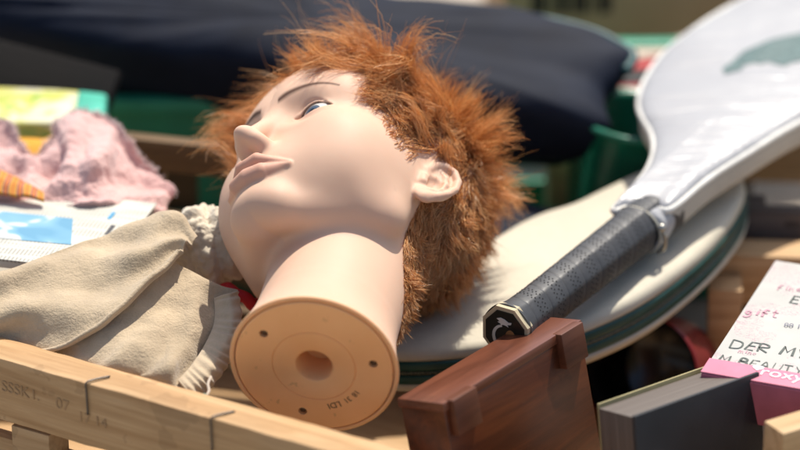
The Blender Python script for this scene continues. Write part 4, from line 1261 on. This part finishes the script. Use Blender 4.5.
    rows = [
        [(-40, 122, .165), (4, 123, .165), (14, 134, .160), (24, 153, .150), (36, 157, .150), (46, 140, .156), (54, 122, .165), (74, 116, .168), (100, 117, .168), (116, 134, .160), (142, 157, .150), (164, 180, .14), (174, 196, .13)],
        [(-40, 136, .150), (2, 140, .150), (14, 150, .146), (26, 162, .138), (40, 164, .138), (54, 150, .138), (66, 136, .140), (84, 132, .136), (104, 136, .144), (120, 148, .146), (142, 166, .142), (162, 185, .134), (172, 198, .126)],
        [(-40, 160, .135), (2, 160, .135), (14, 166, .132), (28, 172, .126), (44, 174, .124), (60, 164, .120), (74, 156, .116), (90, 156, .112), (106, 160, .124), (122, 168, .132), (142, 178, .130), (160, 190, .126), (170, 200, .122)],
        [(-40, 185, .115), (2, 182, .115), (16, 186, .112), (30, 190, .108), (46, 192, .106), (64, 188, .102), (78, 184, .098), (92, 186, .098), (108, 188, .104), (124, 190, .110), (142, 194, .112), (158, 198, .114), (168, 203, .114)],
        [(-40, 205, .10), (2, 200, .10), (16, 202, .098), (30, 205, .095), (46, 206, .092), (64, 205, .09), (78, 205, .088), (92, 205, .088), (108, 205, .09), (124, 205, .094), (142, 206, .098), (158, 206, .10), (168, 207, .104)]]
    def tw(nv, nu):
        u = np.linspace(0, 1, nu)[None]; v = np.linspace(0, 1, nv)[:, None]
        return .0045 * np.sin(26 * u + 5 * v + 1.5 * np.sin(9 * u + 4 * v)) * np.exp(-((v - .35) / .35) ** 2) + .003 * np.sin(14 * v + 11 * u)
    o, G, N = grid_sheet('cloth', rows, terry, 160, 90, .007, .0030, .013, 5, root, wrinkle=tw)
    fl = mat_hair('fluffy_rim', (.78, .62, .60), (.86, .74, .72), (.92, .84, .83))
    S = []
    nv, nu = G.shape[:2]
    for _ in range(1500):
        if random.random() < 2:
            i = random.randint(0, 3); j = random.randint(0, nu - 1)
        else:
            i = int(min(nv - 1, abs(random.gauss(24, 12)))); j = int(min(nu - 1, max(0, random.gauss(nu * .60, 7) - (i - 20) * .35)))
        p = G[i, j]; d = N[i, j] + RNG.normal(size=3) * .8; d /= np.linalg.norm(d); l = random.uniform(.0015, .0038)
        e = RNG.normal(size=3) * .35
        S.append([p + d * l * t + e * l * t * t for t in (0, .35, .7, 1.0)])
    S = np.array(S); strands_mesh('fluff', S, np.full(S.shape[:2], .00045) * np.array([1, 1, .8, .4]), np.full(len(S), .5), fl, root)

    # striped orange scarf strip between towel and magazine
    t = NT('orange_stripes'); v = t.coord()
    wv = t.new('ShaderNodeTexWave'); t.link(v, wv.inputs['Vector']); wv.inputs['Scale'].default_value = 34; wv.inputs['Distortion'].default_value = 2
    t.set(Base_Color=t.ramp(wv.outputs['Fac'], [(.15, (.62, .22, .03)), (.45, (.72, .40, .05)), (.7, (.16, .04, .14)), (.9, (.60, .18, .04))]), Roughness=.8)
    o, G, N = grid_sheet('orange_scarf', [[(-40, 152, .118), (-6, 166, .108), (12, 174, .102), (30, 184, .095), (44, 192, .09)], [(-40, 166, .108), (-6, 177, .098), (12, 183, .094), (30, 190, .090), (44, 196, .086)], [(-40, 185, .09), (0, 192, .09), (12, 194, .088), (30, 196, .086), (44, 199, .084)]], t.m, 50, 20, .003, .002, .02, 6)
    tag(o, 'orange and purple striped scarf showing between pink towel and magazine', 'scarf')
    org = fabric('orange_cloth', (.68, .33, .04), .2, 400, .4, .8, .1)
    o, G, N = grid_sheet('orange_cloth', [[(6, 132, .20), (24, 137, .195), (40, 138, .195), (56, 134, .20)], [(6, 150, .185), (24, 150, .18), (40, 150, .18), (56, 148, .185)], [(6, 175, .17), (24, 175, .165), (40, 175, .165), (56, 175, .17)]], org, 30, 20, .004, .002, .02, 9)
    tag(o, 'plain orange cloth glimpsed through the dip of the pink towel', 'cloth')

    # yellow green packet
    t = NT('flower_print_film'); v = t.coord()
    n = t.noise(v, 38, 4, .55, .6); n2 = t.noise(v, 90, 3)
    c = t.ramp(n, [(.34, (.24, .46, .08)), (.48, (.66, .62, .10)), (.58, (.74, .70, .42)), (.72, (.72, .66, .60))])
    t.set(Base_Color=t.mix(t.math('MULTIPLY', n2, .35), c, (.62, .70, .40)), Roughness=.22, Coat_Weight=.4)
    teal = simple('teal_film', (.09, .46, .34), .25, .5, var=.25); grn = simple('green_film', (.08, .34, .035), .28, .5, var=.2)
    p = [at(-60, 84, .285), at(94, 86, .285), at(104, 120, .215), at(-60, 124, .215)]
    x = (p[1] - p[0]).normalized(); y = (p[0] - p[3])
    M = frame(p[3], (p[2] - p[3]), y); W = (p[2] - p[3]).length; D = y.length
    root = empty('flower_packet', at(20, 140, .25)); bpy.context.view_layer.update()
    tag(root, 'yellow and green printed film packet at the left edge behind the pink towel', 'packet')
    block('body', M, (W - .022, D, .019), t.m, root, .004, 3, centre=((W - .022) / 2, D / 2, -.0095), jitter=.0015)
    block('end_band', M, (.024, D * .98, .0185), teal, root, .004, 3, centre=(W - .0125, D / 2, -.0095), jitter=.0012)
    block('tray', M, (W - .006, D * .97, .012), grn, root, .003, 2, centre=(W / 2 - .005, D / 2, -.026))

# ------------------------------------------------------------------ behind
def make_background():
    # navy padded bag
    t = NT('navy_cloth'); v = t.coord(); n = t.noise(v, 14, 5); f = t.noise(v, 500, 3)
    t.set(Base_Color=t.ramp(n, [(.3, (.006, .008, .016)), (.7, (.012, .017, .033))]), Roughness=.7, Specular_IOR_Level=.16); t.bump(f, .3, .0008)
    teal = simple('teal_piping', (.02, .085, .09), .5, .4)
    p0 = at(600, 60, .32); p1 = at(600, 146, .255); p2 = at(100, 50, .33)
    n = (p1 - p0).cross(p2 - p0).normalized()
    if n.dot(FV) > 0: n = -n
    out = [(395, 6), (470, 11), (540, 20), (590, 32), (618, 45), (633, 58), (620, 78), (606, 94), (608, 112), (612, 124), (598, 130), (560, 126), (500, 120), (440, 116), (380, 112), (310, 96), (250, 80), (180, 66), (90, 52), (0, 34), (-90, 14), (-190, -10), (-200, -60), (-100, -75), (40, -72), (180, -52), (300, -24)]
    ring = closed_curve([list(at_plane(px, py, p0, n)) for px, py in out], 240)
    root = empty('padded_bag', Vector(ring.mean(0)) - ZV * .12); bpy.context.view_layer.update()
    tag(root, 'large dark navy padded bag with teal piping lying behind the ginger hair', 'bag')
    pillow('shell', ring, np.array(n), [(.06, -.075), (.5, -.07), (.85, -.055), (.95, -.035), (.99, -.012), (1.0, 0), (.99, .007), (.965, .012), (.92, .016), (.8, .020), (.6, .023), (.3, .025), (.06, .026)], t.m, root, disp=.010, dscale=.10)
    k = len(ring); sel = [ring[i] + np.array(n) * .001 for i in list(range(k - 45, k)) + list(range(0, 52))]
    tube('piping', [list(q) for q in sel], .0042, teal, root, 8)
    # charcoal board under its left end
    ch = wood('charcoal_board', (.010, .008, .007), (.017, .014, .012), (.024, .020, .017), .8)
    P = at(-60, 36, .30); Q = at(118, 82, .27)
    o = block('dark_board', frame(P, Q - P, UV * 1 + FV * .25), ((Q - P).length, .055, .012), ch, None, .001, centre=((Q - P).length / 2, -.020, 0))
    tag(o, 'dark charcoal board slanting under the left end of the navy bag', 'board')

    # green plastic crate
    g = simple('green_plastic', (.018, .23, .125), .38, .5, var=.15, scale=20); gl = simple('green_plastic_rim', (.03, .27, .16), .34, .5, var=.15, scale=20)
    P = at(70, 80, .34); Q = at(722, 115, .36)
    x = (Q - P); x.z = 0; W = x.length; x.normalize(); y = ZV.cross(x)
    zt = at(360, 96, .35).z
    O = Vector((P.x, P.y, zt)); M = frame(O, x, y); H = zt - FLOOR
    root = empty('plastic_crate', Vector((O.x, O.y, FLOOR)) + x * W / 2 + y * .15); bpy.context.view_layer.update()
    tag(root, 'green plastic market crate with cut-out windows behind the head and the cream cover', 'crate')
    for q in (0, 1):
        yy = .002 + q * .112
        block('rim', M, (W + .012, .016, .012), gl, root, .003, centre=(W / 2, yy, -.006))
        block('wall_band', M, (W, .006, .042), g, root, .001, centre=(W / 2, yy, -.0335))
        block('wall_band', M, (W, .006, .05), g, root, .001, centre=(W / 2, yy, -H + .03))
        for s in (0, .20, .40, .60, .80, 1.0):
            block('upright', M, (.022, .0075, H - .05), g, root, .001, centre=(.011 + s * (W - .022), yy, -H / 2 - .022))
        block('ledge', M, (W, .012, .010), gl, root, .002, centre=(W / 2, yy - .004, -H + .075))
    for s in (0, 1):
        block('end_wall', M, (.006, .102, H - .015), g, root, .001, centre=(s * W, .058, -H / 2 - .004))
    block('floor', M, (W, .102, .006), g, root, .001, centre=(W / 2, .058, -H + .006))
    tan = simple('tan_card', (.40, .30, .17), .8, var=.2)
    P = at(596, 172, .40)
    o = block('card_box', frame(P, x, y), (.075, .05, .085), tan, None, .002, centre=(0, .025, -.01))
    tag(o, 'tan card box seen through the window of the green plastic crate', 'box')

    # green tub edge right of the bag
    tub = empty('plastic_tub', at(634, 185, .30)); bpy.context.view_layer.update()
    tag(tub, 'small glossy green plastic tub between the navy bag and the white racket cover', 'tub')
    c = at(640, 118, .30); gt = simple('tub_green', (.008, .16, .09), .22, .6, var=.2)
    prof = [(0, -.075), (.036, -.075), (.040, -.07), (.046, -.004), (.050, -.002), (.050, .002), (.046, .003), (.043, -.002), (.037, -.068), (0, -.07)]
    o = lathe('wall', prof, 48, gt, None, True); o.matrix_world = Matrix.Translation(c) @ Matrix.Rotation(.1, 4, 'Y'); adopt(o, tub)
    tube('lip', [c + Vector((math.cos(q) * .0495, math.sin(q) * .0495, .0015 - .0049 * math.cos(q))) for q in np.linspace(0, 6.283, 40, endpoint=False)], .0026, gt, tub, 8, None, True)

    # stack of books further back
    def bk(px, py, d, w, dp, h, yaw, col, label, name='book'):
        P = at(px, py, d); xx = Vector((math.cos(yaw), math.sin(yaw), 0)); yy = ZV.cross(xx)
        dp = .028; M = frame(P, xx, yy); rt = empty(name, P - ZV * h); bpy.context.view_layer.update()
        tag(rt, label, 'book', 'books lying behind the white racket cover')
        cm = simple('cover_card', col, .5, .4, var=.12)
        block('cover', M, (w, dp, .002), cm, rt, .0006, centre=(w / 2, dp / 2, -.001))
        block('cover', M, (w, dp, .002), cm, rt, .0006, centre=(w / 2, dp / 2, -h + .001))
        block('spine', M, (w, .002, h - .0042), cm, rt, .0005, centre=(w / 2, .0015, -h / 2))
        block('pages', M, (w - .006, dp - .006, h - .0045), simple('book_pages', (.60, .54, .42), .8), rt, .0004, centre=(w / 2, dp / 2 + .001, -h / 2))
    bk(636, 58, .43, .17, .12, .012, math.radians(24), (.52, .44, .34), 'cream covered book topmost of the stack behind the white racket cover')
    bk(622, 70, .415, .16, .12, .014, math.radians(16), (.50, .05, .05), 'bright red book just under the cream one behind the white racket cover')
    bk(616, 82, .40, .16, .12, .012, math.radians(14), (.025, .025, .025), 'black book between two red ones behind the white racket cover')
    bk(612, 91, .39, .15, .12, .012, math.radians(10), (.30, .02, .02), 'dark red book under the black one behind the white racket cover')
    bk(604, 101, .375, .15, .11, .014, math.radians(6), (.58, .50, .38), 'pale cream book at the bottom of the stack beside the navy bag')
    # teal board and cardboard carton at the top
    t = NT('cardboard'); v = t.coord(); n = t.noise(v, 20, 5); mp = t.new('ShaderNodeMapping'); mp.inputs['Scale'].default_value = (3, 3, 300); t.link(v, mp.inputs[0]); n3 = t.noise(mp.outputs[0], 1, 2)
    c = t.ramp(n, [(.3, (.52, .32, .155)), (.7, (.60, .38, .20))]); c = t.mix(t.math('MULTIPLY', n3, .25), c, (.20, .12, .055))
    t.set(Base_Color=c, Roughness=.85)
    P = at(505, 42, .62); yaw = .06; x = Vector((math.cos(yaw), math.sin(yaw), 0)); y = ZV.cross(x)
    M = frame(P, x, y); root = empty('cardboard_carton', P + x * .12 + y * .1 - ZV * .20); bpy.context.view_layer.update()
    tag(root, 'brown cardboard carton with dark print at the top of the view', 'carton')
    W = .245
    block('front_wall', M, (W, .004, .36), t.m, root, .001, centre=(W / 2, 0, -.06))
    block('back_wall', M, (W, .004, .36), t.m, root, .001, centre=(W / 2, .22, -.06))
    for s in (0, 1): block('side_wall', M, (.004, .214, .36), t.m, root, .001, centre=(s * (W - .004) + .002, .11, -.06))
    block('flap', frame(M @ Vector((W + .002, .0, .12)), Vector((.45, -.2, -.85)), y), (.11, .21, .004), t.m, root, .001, centre=(.055, .11, 0))
    ink = simple('carton_ink', (.035, .022, .014), .8)
    ix = .022
    for wd in (.012, .003, .010, .012, .003, .011):
        block('print', M, (wd, .0006, .022), ink, root, 0, centre=(ix + wd / 2, -.0023, .0365)); ix += wd + .0035
    # folded dark cloth under the hair on the right
    dk = fabric('dark_blue_cloth', (.012, .016, .028), .3, 500, .5, .9, .2)
    o, G, N = grid_sheet('dark_cloth', [[(380, 205, .28), (460, 200, .28), (530, 203, .27), (566, 214, .26), (590, 230, .25)], [(380, 220, .26), (460, 215, .26), (530, 214, .255), (566, 222, .25), (590, 236, .24)], [(380, 250, .22), (460, 250, .22), (530, 240, .22), (590, 235, .22), (650, 245, .22)], [(380, 300, .19), (460, 300, .19), (530, 290, .19), (590, 280, .19), (650, 285, .19)]], dk, 60, 40, .006, .008, .05, 12)
    tag(o, 'dark blue cloth bunched behind the cream racket cover', 'cloth')
def setup():
    cam = bpy.data.cameras.new('camera'); co = bpy.data.objects.new('camera', cam); COL.objects.link(co)
    co.location = CAM
    co.rotation_euler = (math.pi / 2 - PITCH, 0, 0)
    cam.sensor_width = 36; cam.lens = 36 * DIST / (800 * SPX)
    cam.clip_start = .05; cam.clip_end = 100
    cam.dof.use_dof = True; cam.dof.focus_distance = DIST - .03; cam.dof.aperture_fstop = FSTOP
    scene.camera = co
    w = bpy.data.worlds.new('World'); scene.world = w; w.use_nodes = True
    nt = w.node_tree; sk = nt.nodes.new('ShaderNodeTexSky'); sk.sky_type = 'NISHITA'; sk.sun_disc = False
    S = Vector(SUN_TO).normalized()
    sk.sun_elevation = math.asin(S.z); sk.sun_rotation = math.atan2(S.x, S.y)
    sk.air_density = 1.0; sk.dust_density = 2.5; sk.ozone_density = .4
    nt.links.new(sk.outputs['Color'], nt.nodes['Background'].inputs['Color'])
    nt.nodes['Background'].inputs['Strength'].default_value = SKY
    l = bpy.data.lights.new('sun', 'SUN'); l.energy = SUN; l.angle = math.radians(.55); l.color = (1, .94, .84)
    lo = bpy.data.objects.new('sun', l); COL.objects.link(lo)
    lo.rotation_euler = S.to_track_quat('Z', 'Y').to_euler()
    scene.view_settings.view_transform = 'Standard'; scene.view_settings.look = 'None'
    scene.view_settings.exposure = EXPOSURE; scene.view_settings.gamma = 1
    scene.cycles.use_denoising = True
    scene.cycles.max_bounces = 8
FSTOP = 3.0; SUN_TO = (.19, .46, .87); SKY = .125; SUN = 4.7; EXPOSURE = 0.23
root, HV, HF = make_head()
tag(root, 'pale mannequin head with ginger wig lying tilted, its round neck base toward the camera', 'mannequin head')
make_face_parts(root); make_hair(root, HV, HF)
make_ground(); make_front_crate(); make_back_crates(); make_lower_cover(); make_racket()
make_wooden_box(); make_black_book(); make_diary(); make_bowl(); make_left_things(); make_background()
setup()
